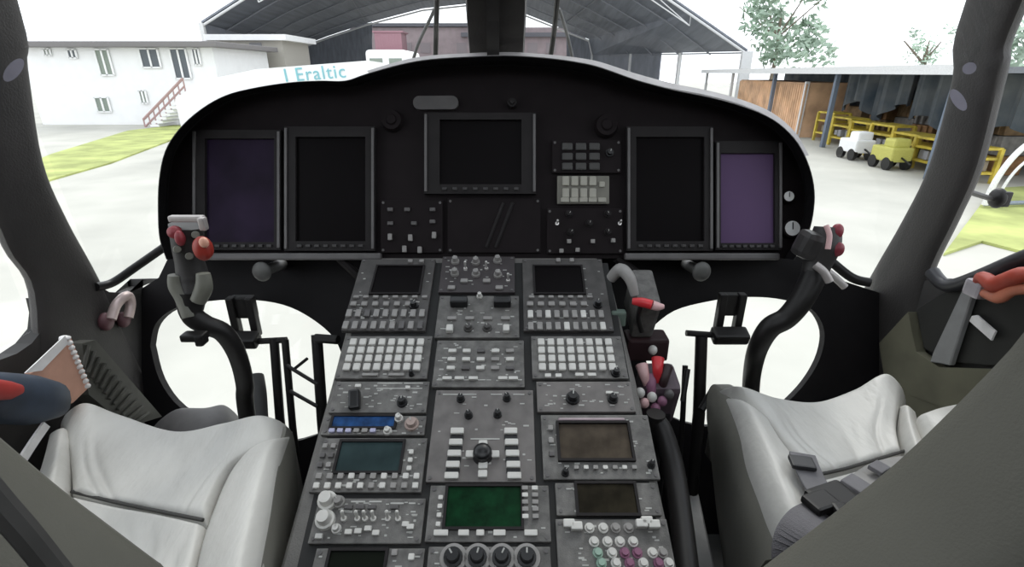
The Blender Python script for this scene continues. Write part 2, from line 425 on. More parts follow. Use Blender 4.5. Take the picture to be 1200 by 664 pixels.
def bevelbox(mb, x0, x1, y0, y1, z0, z1, bv=.002, s=0):
    mb.box(((x0 + x1) / 2, (y0 + y1) / 2, (z0 + z1) / 2), (abs(x1 - x0), abs(y1 - y0), abs(z1 - z0)), None, s, bv)
def frame_ring(mb, o, i, z0, z1, s=0):
    (a, b_, c, d), (e, f, g, h) = o, i
    O = [(a, c, z0), (b_, c, z0), (b_, d, z0), (a, d, z0)]; I = [(e, g, z0), (f, g, z0), (f, h, z0), (e, h, z0)]
    mb.prism(O, [I], (0, 0, z1 - z0), s)
def display(label, o, s_, sm, btn=True, name='flight_display'):
    c = pl((o[0] + o[1]) / 2, (o[2] + o[3]) / 2)
    t = framed(name, label, 'display', PF @ Matrix.Translation(c), 'flight displays across the instrument panel')
    def L(r): p = pl(r[0], r[3]) - c; q = pl(r[1], r[2]) - c; return (p.x, q.x, p.y, q.y)
    lo, ls = L(o), L(s_)
    b = MB(); frame_ring(b, lo, ls, -.002, .012); b.build('bezel', bezelc if btn else panelc, t)
    b = MB(); bevelbox(b, ls[0] - .001, ls[1] + .001, ls[2] - .001, ls[3] + .001, -.002, .004, .001); b.build('screen', sm, t)
    for x in (lo[0] + .004, lo[1] - .004):
        b = MB(); bevelbox(b, x - .0028, x + .0028, lo[2] + .004, lo[3] - .004, .012, .016, .001); b.build('edge_highlight', trimd, t)  # lighter strips put the bezel edge highlights into colour
    if btn:
        n = 8; b0 = None
        for k in range(n):
            x = ls[0] + (ls[1] - ls[0]) * (k + .5) / n; y = (lo[2] + ls[2]) / 2
            b = MB(); bevelbox(b, x - .005, x + .005, y - .003, y + .003, .012, .016, .001); b.build('button', panelk, t)
    return t
display('outermost left flight display with a faint violet tint, behind the left control stick', (230, 332, 154, 293), (244, 324, 164, 284), scr_pur2)
display('plain dark flight display, second from the left on the panel', (336, 441, 150, 294), (349, 430, 162, 283), scr_off)
display('square dark centre display high in the middle of the panel', (498, 628, 134, 228), (516, 611, 142, 217), scr_off, True)
display('plain dark flight display just right of the beige keypad', (733, 833, 150, 294), (744, 823, 162, 283), scr_off)
display('violet tinted flight display at the right end of the panel', (836, 913, 167, 293), (842, 905, 181, 285), scr_pur)

def unit(name, label, cat, fr_, conv, rect, face, group=None, th=.008, marks=0, screws=True, bands=None):
    """a faceplate bolted to the panel or console; px() gives its own coordinates"""
    u0, u1, v0, v1 = rect
    pts = [conv(u0, v0), conv(u1, v0), conv(u1, v1), conv(u0, v1)]
    x0 = (pts[0].x + pts[3].x) / 2; x1 = (pts[1].x + pts[2].x) / 2; y1 = (pts[0].y + pts[1].y) / 2; y0 = (pts[2].y + pts[3].y) / 2
    c = Vector(((x0 + x1) / 2, (y0 + y1) / 2, 0))
    t = framed(name, label, cat, fr_ @ Matrix.Translation(c), group)
    hx, hy = (x1 - x0) / 2 - .0012, (y1 - y0) / 2 - .0012
    marks = int(marks * 2.6)
    # rectified pixel mapping: the whole pixel rect onto the whole faceplate
    def px(u, v):
        p = conv(u, v)
        q0 = conv(u0, v).x; q1 = conv(u1, v).x
        return Vector((((p.x - q0) / (q1 - q0) * 2 - 1) * hx, p.y - c.y, th))
    b = MB(); bevelbox(b, -hx, hx, -hy, hy, .0005, th, .0015)
    if screws:
        for sx_ in (-1, 1):
            for sy_ in (-1, 1):
                p = Vector((sx_ * (hx - .006), sy_ * (hy - .006), th)); b.cyl(p, p + Vector((0, 0, .0012)), .0028, None, 8, 1)
    for k in range(marks):
        x = random.uniform(-hx * .9, hx * .9); y = random.uniform(-hy * .85, hy * .85); wd = random.uniform(.003, .009)
        b.box((x, y, th + .0002), (wd, random.choice((.0016, .002, .0028)), .0006), None, 2)
    for (a0, a1, v) in (bands or []):
        p = px((a0 + a1) / 2, v); wd = (px(a1, v) - px(a0, v)).x
        b.box((p.x, p.y, th + .0003), (wd, .0022, .0008), None, 2)
    b.build('faceplate', [face, trimd, legc], t)
    return t, px
KEYMESH = {}
def key(t, p, sx_, sy_, m, h=.005, name='key'):
    kk = (round(sx_, 4), round(sy_, 4), m.name, h)
    if kk not in KEYMESH:
        b = MB(); bevelbox(b, -sx_ / 2, sx_ / 2, -sy_ / 2, sy_ / 2, -.0005, h, min(sx_, sy_) * .18)
        o = b.build(name, m, t); KEYMESH[kk] = o.data
    else:
        o = bpy.data.objects.new(name, KEYMESH[kk]); C.objects.link(o); o.parent = t
    o.location = p; return o
def keygrid(t, px, u0, u1, v0, v1, nc, nr, fx, fy, mats, h=.005, skip=()):
    A = px(u0, (v0 + v1) / 2); B = px(u1, (v0 + v1) / 2); T = px((u0 + u1) / 2, v0); D = px((u0 + u1) / 2, v1)
    sx_ = (B.x - A.x) / max(nc - 1, 1); sy_ = (T.y - D.y) / max(nr - 1, 1)
    if nr == 1: sy_ = sx_
    if nc == 1: sx_ = sy_
    for r in range(nr):
        for c_ in range(nc):
            if (r, c_) in skip: continue
            p = Vector((A.x + sx_ * c_ if nc > 1 else (A.x + B.x) / 2, T.y - (sy_ * r if nr > 1 else 0), A.z))
            m = mats if not isinstance(mats, list) else random.choice(mats)
            key(t, p, sx_ * fx, sy_ * fy, m, h)
def knob(t, p, r, m=knobk, h=.014, name='knob', ptr=True):
    b = MB(); b.cyl(Vector((0, 0, -.0005)), Vector((0, 0, h * .35)), r, r * .95, 18); b.cyl(Vector((0, 0, h * .35)), Vector((0, 0, h)), r * .72, r * .6, 18)
    if ptr: b.box((0, r * .35, h + .0004), (r * .16, r * .5, .001), None, 1)
    o = b.build(name, [m, legc], t, True); o.location = p; o.rotation_euler = (0, 0, random.uniform(-.8, .8)); return o
def toggle(t, p, m=chrome, h=.016, r=.0022):
    b = MB(); b.cyl(Vector((0, 0, -.0005)), Vector((0, 0, .003)), r * 2, r * 1.8, 10); b.cyl(Vector((0, 0, .003)), Vector((0, .004, h)), r * .8, r * 1.2, 10)
    b.ball((0, .004, h), (r * 1.25,) * 3, n=8)
    o = b.build('toggle', m, t, True); o.location = p; return o
def screen(t, px, r, m, bez=None, lip=.003, z=0):
    a = px(r[0], r[3]); q = px(r[1], r[2]); 
    a2 = px(r[0], r[2]); q2 = px(r[1], r[3])
    x0, x1, y0, y1 = (a.x + a2.x) / 2, (q.x + q2.x) / 2, a.y, q.y
    b = MB(); bevelbox(b, x0, x1, y0, y1, a.z - .001, a.z + .0012, .0006); b.build('screen', m, t)
    if bez:
        w_ = .004; b = MB(); frame_ring(b, (x0 - w_, x1 + w_, y0 - w_, y1 + w_), (x0, x1, y0, y1), a.z - .0005, a.z + lip); b.build('screen_frame', bez, t)

# switch and keypad units on the panel
t, px = unit('switch_panel', 'dark switch cluster under the left edge of the square centre display', 'switch panel', PF, pl, (446, 520, 234, 297), panelc, None, .006, 0)
for (u, v) in ((458, 246), (478, 246), (508, 246), (458, 262), (486, 262), (508, 260)): key(t, px(u, v), .012, .008, keyd)
for (u, v) in ((458, 278), (482, 279), (510, 276), (475, 292), (493, 293)): key(t, px(u, v), .009, .014, keyc, .008)
t, px = unit('standby_compartment', 'blank dark panel with two slanted struts under the square centre display', 'blank panel', PF, pl, (524, 634, 232, 297), panelc, None, .004, 0)
b = MB()
for du in (0, 11): b.tube([px(570 + du, 290), px(590 + du, 238)], .004, 8)
b.build('strut', bezelc, t)
t, px = unit('audio_keypad', 'dim grey keypad above the beige keypad on the right of the panel', 'keypad', PF, pl, (646, 728, 164, 204), panelc, None, .006, 0)
keygrid(t, px, 664, 696, 173, 196, 3, 3, .8, .75, mat('dim_key', (.045, .044, .042), .5)); knob(t, px(714, 180), .009)
t, px = unit('beige_keypad', 'beige keypad between the centre display and the right displays', 'keypad', PF, pl, (652, 714, 206, 240), mat('beige_face', (.16, .155, .13), .5), None, .007, 0, False)
keygrid(t, px, 662, 694, 213, 227, 4, 2, .78, .8, keyb); keygrid(t, px, 661, 705, 235, 235, 5, 1, .9, .5, keyb); key(t, px(705, 217), .012, .012, keyb)
t, px = unit('switch_panel', 'toggle switch cluster under the beige keypad', 'switch panel', PF, pl, (640, 730, 244, 298), panelc, None, .006, 0)
for (u, v) in ((666, 251), (712, 251), (668, 272), (712, 272), (690, 262)): knob(t, px(u, v), .008, bezelc, .012)
for (u, v) in ((666, 283), (694, 283), (718, 282), (657, 294), (676, 293)): key(t, px(u, v), .009, .009, keyc, .007)
for (u, v) in ((652, 262), (726, 262)): toggle(t, px(u, v))
# gauge discs at the right end
for (u, v, r, lb) in ((925, 268, 9, 'larger white round gauge at the right end of the panel'), (921, 231, 6, 'small round gauge above the white one at the panel end')):
    t = framed('round_gauge', lb, 'gauge', PF @ Matrix.Translation(pl(u, v, .0)), 'round gauges at the panel end')
    rr = r * K
    b = MB(); b.cyl((0, 0, -.003), (0, 0, .012), rr * 1.25, rr * 1.2, 24); b.build('gauge_case', panelc, t, True)
    b = MB(); b.cyl((0, 0, .0115), (0, 0, .0135), rr * .95, rr * .95, 24); b.build('gauge_face', mat('gauge_white', (.85, .85, .84), .5), t, True)
    b = MB(); b.box((0, rr * .3, .0142), (rr * .12, rr * .9, .001)); b.build('needle', knobk, t)
# round vents below the panel
for (u, v, lb) in ((307, 318, 'grey round vent knob under the left displays'), (822, 318, 'grey round vent knob under the right displays')):
    c = at_d(u, v, 1.1); b = MB(); b.ball(c, (.02, .014, .022)); b.cyl(c, c + FW * .1 + UP * .02, .012)
    tag(wb('vent_knob', b, mat('vent_grey', (.11, .11, .105), .5), True), lb, 'knob', 'vent knobs under the panel')
# slanted support struts under the panel
for a, c, lb in (((398, 302), (440, 342), 'slanted dark brace under the panel, left of the console'), ((722, 302), (760, 330), 'slanted dark brace under the panel, right of the console')):
    tag(wb('support_brace', MB().tube([at_d(*a, 1.11), at_d((a[0] + c[0]) / 2, (a[1] + c[1]) / 2, 1.12), at_d(*c, 1.13)], .010, 8), bezelc, True), lb, 'brace', 'braces under the panel')

# ================================================================== CENTRE CONSOLE
CA = math.radians(24); P0 = Vector((0, 1.03, .63))
cx, cy = Vector((1, 0, 0)), Vector((0, math.cos(CA), math.sin(CA))); cz = cx.cross(cy)
CF = Matrix((cx, cy, cz)).transposed().to_4x4(); CF.translation = P0; CFI = CF.inverted()
def cl(u, v):
    r = ray(u, v); t = (P0 - CAM).dot(cz) / r.dot(cz); return CFI @ (CAM + r * t)
con = thing('center_console', 'wide grey centre console sloping down between the two seats', 'console', (-.05, .75, 0))
def cw(x, y, z): return CF @ Vector((x, y, z))
xl, xr = -.312, .216
top = [cw(xl + .02, .005, 0), cw(xl - .005, -.04, 0), cw(xl, -.3, 0), cw(xl, -.62, 0), cw(xl, -.72, 0), cw(xr + .006, -.72, 0), cw(xr + .006, -.62, 0), cw(xr, -.3, 0), cw(xr - .012, -.04, 0), cw(xr - .03, .005, 0)]
b = MB()
ringT = [p - cz * .0003 for p in top]; cen = sum(ringT, Vector()) / len(ringT)
def shr(p, k): return Vector((cen.x + (p.x - cen.x) * k, p.y, p.z))
rings = [[shr(p, .975) for p in ringT], [shr(p, .995) - cz * .005 for p in ringT], [p - cz * .016 for p in ringT], [Vector((p.x, p.y, .001)) for p in ringT]]
b.loft(rings); b.build('console_body', bodyc, con)
b = MB(); b.prism([(-.306, -.01, -.003), (-.284, -.69, -.003), (.205, -.69, -.003), (.203, -.01, -.003)], [], (0, 0, .0034)); o = b.build('mounting_tray', mat('tray_black', (.012, .012, .012), .7)); o.parent = con; o.matrix_parent_inverse = WORLD[con.name].inverted(); o.matrix_basis = CF

LG = 'avionics units in the left column of the console'; MG = 'avionics units in the middle column of the console'; RG = 'avionics units in the right column of the console'
def cu(name, label, cat, rect, face, g, **k): return unit(name, label, cat, CF, cl, rect, face, g, **k)
# left column, far to near
t, px = cu('display_keyboard', 'keyboard unit with a dark screen at the far end of the left console column', 'control unit', (413, 506, 306, 391), facedk, LG, marks=14)
screen(t, px, (436, 492, 316, 347), scr_off, bezelc, .004)
for u in (475, 489): key(t, px(u, 310), .010, .008, keyc)
keygrid(t, px, 420, 500, 352, 352, 8, 1, .55, .32, keyc)
keygrid(t, px, 419, 482, 360, 360, 6, 1, .55, .5, keyc); knob(t, px(489, 362), .009)
keygrid(t, px, 417, 500, 371, 385, 9, 2, .62, .62, [keyc, keyc, keyd])
t, px = cu('key_panel', 'pale keyboard of four bright rows in the left console column', 'keypad', (399, 505, 396, 447), facec, LG, marks=4)
keygrid(t, px, 411, 492, 405, 434, 8, 4, .72, .80, keyl, .006); keygrid(t, px, 440, 470, 443, 443, 2, 1, .6, .12, keyc); knob(t, px(487, 442), .005)
t, px = cu('blank_panel', 'plain grey panel with two black knobs below the pale left keyboard', 'switch panel', (390, 503, 449, 487), facec, LG, marks=16, bands=[(440, 470, 452), (472, 495, 452), (440, 495, 458)])
b = MB(); bevelbox(b, -.009, .009, -.016, .016, -.0005, .018, .004); o = b.build('lever_knob', knobk, t); o.location = px(419, 473); o.rotation_euler = (.25, 0, .15)
knob(t, px(474, 475), .009); key(t, px(478, 458), .008, .006, keyl); key(t, px(418, 456), .010, .006, keyl)
t, px = cu('radio_unit', 'radio unit with a blue display strip in the left console column', 'radio', (379, 500, 489, 513), facec, LG, marks=10)
screen(t, px, (390, 463, 491, 503), scr_blue, bezelc, .003)
keygrid(t, px, 392, 440, 508, 508, 6, 1, .7, .5, [keyl, keyc, mat('lilac_key', (.42, .42, .58), .5)]); knob(t, px(457, 508), .007, keyl, .010); knob(t, px(468, 494), .007, keyl)
knob(t, px(484, 500), .012, mat('rosy_knob', (.36, .28, .25), .5), .012)
t, px = cu('radio_unit', 'radio unit with a teal screen and two key rows in the left console column', 'radio', (371, 499, 515, 580), facec, LG, marks=18)
screen(t, px, (396, 470, 521, 555), scr_teal, bezelc, .004)
keygrid(t, px, 377, 387, 526, 548, 2, 3, .6, .5, [keyc, keyd]); keygrid(t, px, 482, 482, 533, 552, 1, 3, .55, .55, keyl)
keygrid(t, px, 379, 492, 561, 572, 10, 2, .55, .62, [keyl, keyc, keyl])
t, px = cu('audio_selector', 'audio selector of white toggles and pale knobs in the left console column', 'switch panel', (368, 498, 585, 640), facec, LG, marks=16, bands=[(408, 425, 590), (430, 445, 590), (456, 472, 592), (478, 486, 592)])
for (u, v) in ((380, 590), (383, 612)): knob(t, px(u, v), .014, keyl, .020, ptr=False)
knob(t, px(394, 591), .009, keyc, .014); knob(t, px(398, 622), .007, keyl, .010)
for u in (404, 420, 429, 439, 456, 468): toggle(t, px(u, 610), keyl)
for (u, v) in ((424, 625), (435, 622), (445, 627), (380, 631), (413, 626), (478, 617), (484, 620)): key(t, px(u, v), .010, .007, keyl)
for u in (407, 421, 435, 462): key(t, px(u, 597), .012, .006, keyd)
t, px = cu('radio_unit', 'radio unit with a black green screen, nearest in the left console column', 'radio', (365, 497, 643, 705), facec, LG, marks=8)
screen(t, px, (384, 450, 648, 690), mat('screen_black_green', (.006, .008, .005), .35, spec=.1), bezelc, .004)
keygrid(t, px, 461, 461, 650, 672, 1, 2, .35, .35, keyc); keygrid(t, px, 482, 482, 655, 678, 1, 2, .35, .35, keyl)
# middle column
t, px = cu('engine_panel', 'dark reddish panel of small knobs at the far end of the middle console column', 'switch panel', (516, 604, 303, 346), mat('rosy_black_face', (.040, .033, .035), .5), MG, marks=12)
for (u, v) in ((532, 310), (557, 311), (583, 309), (533, 324), (558, 325), (584, 326)): knob(t, px(u, v), .009, keyc, .014)
for (u, v) in ((531, 341), (586, 341), (545, 333), (571, 333)): key(t, px(u, v), .015, .010, keyc)
for (u, v) in ((545, 318), (570, 318), (596, 332)): toggle(t, px(u, v))
t, px = cu('lamp_unit', 'grey panel with two black knobs at its top corners in the middle column', 'switch panel', (512, 609, 349, 399), facec, MG, marks=12)
for u in (537, 589): 
    b = MB(); bevelbox(b, -.017, .017, -.009, .009, -.0005, .018, .004); o = b.build('lever_knob', knobk, t); o.location = px(u, 360)
knob(t, px(561, 351), .006, keyl, .012)
keygrid(t, px, 530, 593, 377, 377, 4, 1, .5, .22, keyc); key(t, px(529, 390), .013, .015, keyl, .010); key(t, px(594, 390), .012, .015, keyl, .010)
for u in (550, 572): knob(t, px(u, 388), .009, facedk, .010)
t, px = cu('button_panel', 'grey panel of small spaced buttons in the middle console column', 'keypad', (509, 615, 401, 457), facec, MG, marks=12, bands=[(514, 540, 448), (545, 570, 448), (588, 612, 448)])
keygrid(t, px, 529, 598, 415, 435, 5, 3, .55, .4, [keyc, keyc, keyl, keyd]); 
for (u) in (526, 540, 556, 590, 602): key(t, px(u, 447), .016, .006, keyl)
t, px = cu('autopilot_panel', 'panel with black hat knob between two stacks of white buttons, middle column', 'control unit', (505, 627, 459, 568), facec2, MG, marks=10, bands=[(514, 533, 465), (538, 556, 465), (574, 588, 465), (602, 616, 465), (552, 586, 517)])
for (u, v) in ((537, 471), (594, 470), (548, 490), (583, 489)): knob(t, px(u, v), .007)
for u in (536, 599):
    for k in range(5):
        p = px(u + (1.0 * k if u > 560 else -.6 * k), 509 + 13 * k); key(t, p, .021, .010, keyl, .007)
        if k < 4: key(t, px(u + (1.0 * k if u > 560 else -.6 * k), 515.5 + 13 * k), .021, .008, knobk, .003, 'slot')
b = MB(); b.cyl((0, 0, -.0005), (0, 0, .014), .016, .014, 20); b.ball((0, 0, .014), (.0135, .0135, .006)); o = b.build('hat_knob', knobk, t, True); o.location = px(567, 536)
for (u, v) in ((567, 524), (553, 536), (581, 536), (568, 549), (568, 559)): key(t, px(u, v), .014, .011, keyl, .007)
t, px = cu('display_keyboard', 'unit with a green screen in the middle console column', 'control unit', (501, 645, 570, 638), facec, MG, marks=8)
screen(t, px, (523, 611, 573, 620), scr_green, bezelc, .004)
keygrid(t, px, 515, 515, 586, 617, 1, 4, .55, .5, keyl); keygrid(t, px, 616, 628, 575, 608, 2, 5, .62, .62, [keyc, keyl])
for (u, wd) in ((519, .020), (545, .015), (564, .011), (586, .017), (622, .018)): key(t, px(u, 627), wd, .008, keyl)
t, px = cu('knob_panel', 'panel of four black ringed rotary knobs, nearest in the middle column', 'switch panel', (499, 647, 641, 710), facec, MG, marks=12)
for u in (530, 559, 588, 618):
    b = MB(); b.cyl((0, 0, -.0005), (0, 0, .004), .019, .018, 24); o = b.build('dial_ring', keyc, t, True); p = px(u, 656); o.location = p
    knob(t, p + Vector((0, 0, .004)), .013, knobk, .016)
# right column
t, px = cu('display_keyboard', 'keyboard unit with a dark screen at the far end of the right console column', 'control unit', (612, 712, 306, 391), facedk, RG, marks=14)
screen(t, px, (627, 684, 316, 347), scr_off, bezelc, .004)
for u in (657, 674): key(t, px(u, 309), .009, .010, keyc)
keygrid(t, px, 622, 690, 352, 352, 7, 1, .55, .32, keyc)
keygrid(t, px, 620, 682, 360, 360, 6, 1, .6, .5, keyc); knob(t, px(698, 361), .009)
keygrid(t, px, 620, 700, 372, 386, 9, 2, .62, .62, [keyc, keyc, keyl])
t, px = cu('key_panel', 'pale keyboard of four bright rows in the right console column', 'keypad', (622, 732, 396, 447), facec, RG, marks=4)
keygrid(t, px, 634, 715, 405, 434, 8, 4, .72, .80, keyl, .006); keygrid(t, px, 640, 652, 444, 444, 2, 1, .6, .4, keyl); keygrid(t, px, 676, 690, 443, 443, 2, 1, .7, .3, keyl); knob(t, px(718, 441), .008)
t, px = cu('blank_panel', 'plain warm grey panel with two black knobs below the pale right keyboard', 'switch panel', (628, 742, 449, 486), facec2, RG, marks=14)
knob(t, px(670, 470), .012); knob(t, px(717, 471), .009); key(t, px(714, 464), .012, .005, keyl)
t, px = cu('weather_radar', 'unit with a brown screen under a painted pink highlight in the right console column', 'control unit', (634, 766, 488, 565), facec, RG, marks=16)
screen(t, px, (655, 738, 500, 541), scr_brown, bezelc, .006)
pA = px(655, 494); pB = px(736, 497); b = MB(); bevelbox(b, pA.x, pB.x, pB.y, pA.y, pA.z - .0005, pA.z + .006, .002); b.build('highlight_bar', mat('pink_highlight', (.34, .26, .29), .4), t)  # pink highlight along the screen top, painted as a raised bar
keygrid(t, px, 672, 738, 551, 551, 7, 1, .5, .4, [keyl, keyc, keyc]); keygrid(t, px, 645, 645, 505, 535, 1, 3, .4, .4, [keyc, keyd])
for (u, v) in ((659, 557), (758, 548)): knob(t, px(u, v), .006)
t, px = cu('radio_unit', 'unit with a dark brown screen above the coloured keys in the right column', 'radio', (650, 772, 567, 607), facec, RG, marks=10)
screen(t, px, (676, 744, 570, 604), scr_brown2, bezelc, .004)
t, px = cu('key_panel', 'keypad of round white and magenta keys, nearest in the right column', 'keypad', (652, 790, 609, 712), facec, RG, marks=14)
for (u, v) in ((668, 617), (677, 620), (764, 614), (772, 618), (757, 617)): key(t, px(u, v), .016, .011, keyl, .010)
ks = [keyl, keyl, keyl, keyc]
for r_, (v, us) in enumerate(((621, (693, 710, 725, 741)), (637, (697, 713, 728, 744)), (650, (700, 717, 732, 747, 765, 777)), (662, (703, 720, 736, 752, 770, 782)), (676, (705, 722, 738, 754, 772)), (690, (707, 724, 740, 756)))):
    for q, u in enumerate(us):
        m_ = pinkk if (r_ in (2, 3) and q in (2, 3, 4) and random.random() < .75) else (greenk if q == 0 and r_ > 1 else random.choice(ks))
        o = knob(t, px(u, v), .0072, m_, .008, 'key', False)
# clutter unit beside the right keyboard, with the red lever
t = thing('lever_quadrant', 'grey lever quadrant with a red handle beside the right console column', 'lever', at_d(735, 350, 1.03))
b = MB(); c = at_d(733, 345, 1.03); b.box(c + Vector((.034, 0, -.02)), (.045, .10, .10), Matrix.Rotation(CA, 3, 'X'), bevel=.008); b.build('quadrant_box', facec, t)
b = MB(); b.tube([at_d(716, 326, 1.0), at_d(727, 316, .98), at_d(738, 326, .97), at_d(744, 346, .97)], [.010, .013, .011, .008]); b.build('lever', mat('worn_grey_lever', (.30, .29, .28), .45), t, True)
b = MB(); b.tube([at_d(741, 353, .95), at_d(752, 354, .945), at_d(764, 357, .94)], [.006, .009, .009]); b.build('red_handle', redp, t, True)
b = MB(); b.tube([at_d(764, 357, .94), at_d(771, 359, .94), at_d(778, 359, .94)], [.0088, .008, .004]); b.build('handle_tip', pinkl, t, True)
b = MB(); b.tube([at_d(752, 356, .96), at_d(748, 372, .98), at_d(752, 388, 1.0)], .005); b.build('stem', tubek, t, True)
b = MB(); b.box(at_d(724, 372, 1.0), (.03, .02, .03), None, 0, .004); b.build('green_tab', mat('grey_green_tab', (.14, .19, .16), .5), t)

# ================================================================== FLIGHT CONTROLS
def cyclic(label, grip, arm, sgn, tubes):
    g0 = at_d(*grip[:2], grip[2])
    floor_pt = arm[-1]
    t = thing('control_stick', label, 'control stick', (floor_pt.x, floor_pt.y, 0), 'cyclic control sticks')
    b = MB(); b.tube(arm, tubes, 14); b.build('curved_arm', tubek, t, True)
    return t, g0
def P(u, v, d): return at_d(u, v, d)
fl = at_z(292, 560, 0)
armL = [P(224, 345, .82), P(225, 368, .82), P(240, 380, .83), P(262, 390, .85), P(278, 415, .88), P(287, 450, .92), P(290, 490, .97), Vector((P(291, 540, 1.02).x, P(291, 540, 1.02).y, .02)), ]
tL, g = cyclic('black control stick with a red-buttoned grip in front of the left displays', (222, 290, .82), armL, -1, [.024, .017, .016, .0155, .015, .015, .015, .018])
b = MB(); b.tube([P(228, 345, .82), P(226, 325, .82), P(222, 305, .81), P(219, 285, .80), P(218, 264, .79)], [.020, .024, .021, .022, .024]); b.build('grip', mat('grip_dark', (.03, .028, .028), .5), tL, True); gL = bpy.data.objects['grip']
b = MB(); b.tube([P(205, 322, .80), P(207, 335, .805), P(216, 350, .81), P(222, 372, .81)], [.010, .012, .013, .010]); b.tube([P(238, 320, .80), P(239, 336, .805), P(232, 352, .81)], [.010, .013, .012]); b.build('grip_guard', mat('worn_olive_metal', (.15, .15, .125), .5), tL, True)
b = MB(); b.box(P(219, 256, .775), (.052, .012, .010), bevel=.003); b.box(P(238, 262, .77), (.010, .012, .020), bevel=.003); b.build('top_bar', mat('pale_metal_bar', (.42, .39, .38), .4, .3), tL)
b = MB(); b.ball(P(238, 291, .765), (.014, .014, .019)); b.build('red_button', mat('deep_button_red', (.30, .03, .02), .4), gL, True)
b = MB(); b.ball(P(239, 284, .75), (.007, .006, .008)); b.build('button_cap', mat('pale_orange', (.7, .36, .26), .4), gL, True)
b = MB(); b.ball(P(205, 272, .77), (.011, .010, .010)); b.ball(P(211, 279, .765), (.007, .008, .012)); b.build('trigger', mat('dark_pink_red', (.26, .035, .045), .45), gL, True)
for (u, v) in ((208, 292), (222, 300), (229, 275)):
    b = MB(); b.cyl(P(u, v, .785), P(u, v, .765), .006, .005, 12); b.build('switch_cap', mat('worn_olive_metal', (.15, .15, .125)), gL, True)
b = MB(); b.box(P(228, 394, .805), (.036, .02, .012), bevel=.003); b.box(P(236, 397, .805), (.012, .02, .018), bevel=.003); b.build('stop_bracket', tubek, tL)
armR = [P(956, 318, .92), P(940, 350, .92), P(922, 372, .93), P(902, 384, .94), P(888, 408, .97), P(881, 440, 1.05), P(879, 480, 1.11), P(878, 515, 1.13), Vector((P(876, 540, 1.13).x, .85, .02))]
tR, g = cyclic('black control stick with pink-striped grip against the right window', (965, 285, .92), armR, 1, [.022, .020, .019, .019, .018, .017, .017, .017, .019])
b = MB(); b.tube([P(952, 328, .92), P(958, 308, .92), P(966, 288, .91), P(970, 266, .905)], [.020, .024, .027, .022]); gR = b.build('grip', mat('grip_dark', (.03, .028, .028)), tR, True)
b = MB(); b.box(P(948, 287, .91), (.04, .04, .05), Matrix.Rotation(.3, 3, 'Y'), bevel=.012); b.build('switch_housing', mat('grip_dark', (.03, .028, .028)), tR)
b = MB(); b.tube([P(968, 264, .875), P(972, 276, .872), P(970, 292, .872)], .0045); b.build('pink_stripe', pinkl, gR, True)
b = MB(); b.ball(P(981, 271, .89), (.010, .010, .014)); b.build('trigger', mat('maroon_trigger', (.22, .03, .045), .45), gR, True)
b = MB(); b.ball(P(982, 292, .89), (.010, .010, .013)); b.build('trigger', mat('maroon_trigger', (0, 0, 0)), gR, True)
b = MB(); b.tube([P(955, 310, .885), P(965, 318, .88), P(972, 330, .88)], .007); b.build('grip_guard', mat('pale_metal_bar', (.42, .39, .38)), tR, True)

# pedals
def pedal(label, u, v, top, wd, sgn):
    t = thing('rudder_pedal', label, 'pedal', at_d(u, v, 1.13), 'rudder pedals in the chin windows')
    b = MB()
    b.box((at_d(u - 11, (v + top) / 2, 1.13) + at_d(u - 11, (v + top) / 2, 1.13)) / 2, (.016, .02, .095), bevel=.003)
    b.box(at_d(u + 11, (v + top) / 2, 1.13), (.016, .02, .095), bevel=.003); b.box(at_d(u, top + 14, 1.13), (.05, .02, .05), bevel=.003)
    b.build('hanger', tubek, t)
    b = MB(); b.box(at_d(u, v + 1, 1.115), (wd * K, .035, .026), Matrix.Rotation(.3, 3, 'X'), bevel=.006); b.build('foot_pad', tubek, t)
    return t
tp = pedal('left pilot pedal hanging beside the curved left stick', 286, 397, 345, 34, -1)
b = MB(); b.tube([at_d(296, 400, 1.12), at_d(336, 398, 1.12)], .007, 8); b.build('side_bar', tubek, tp, True)
tp = pedal('right pilot pedal hanging in the right chin window', 855, 392, 342, 42, 1)
b = MB(); b.tube([at_d(846, 393, 1.12), at_d(804, 390, 1.12)], .007, 8); b.build('side_bar', tubek, tp, True)
def linkage(label, rods, diags):
    base = at_z(rods[0][0], 600, 0)
    t = thing('pedal_linkage', label, 'control linkage', (base.x, 1.0, 0), 'pedal linkages')
    for (u0, v0, u1, v1, r) in rods:
        a = at_d(u0, v0, 1.12); c = at_d(u1, v1, 1.12); e = Vector((c.x, .875, .005))
        b = MB(); b.tube([a, c, e], r, 10, smooth=0); b.build('upright_rod', tubek, t, True)
    for (u0, v0, u1, v1, r) in diags:
        b = MB(); b.tube([at_d(u0, v0, 1.1), at_d(u1, v1, 1.09)], r, 8, smooth=0); b.build('diagonal_rod', tubek, t, True)
linkage('black rods and thin diagonal links in the left chin window', [(321, 396, 328, 490, .010), (371, 392, 378, 495, .012), (334, 398, 343, 500, .008)], [(336, 428, 372, 450, .004), (340, 458, 372, 476, .004), (345, 432, 360, 420, .0035), (370, 396, 396, 398, .010)])
b = MB(); b.tube([at_d(300, 440, 1.12), at_d(301, 462, 1.1), at_d(301, 500, 1.06)], [.016, .020, .023], 14)
c = at_d(301, 500, 1.06); b.cyl(c, (c.x, c.y, .002), .022, .024)
tag(wb('rubber_boot', b, mat('boot_grey', (.05, .05, .05), .7), True), 'dark rubber boot beside the left pedal rods', 'rubber boot')
linkage('black rods in the right chin window beside the red lever cluster', [(822, 394, 819, 485, .013), (803, 428, 800, 490, .006)], [(836, 456, 822, 480, .008), (806, 432, 800, 470, .006)])
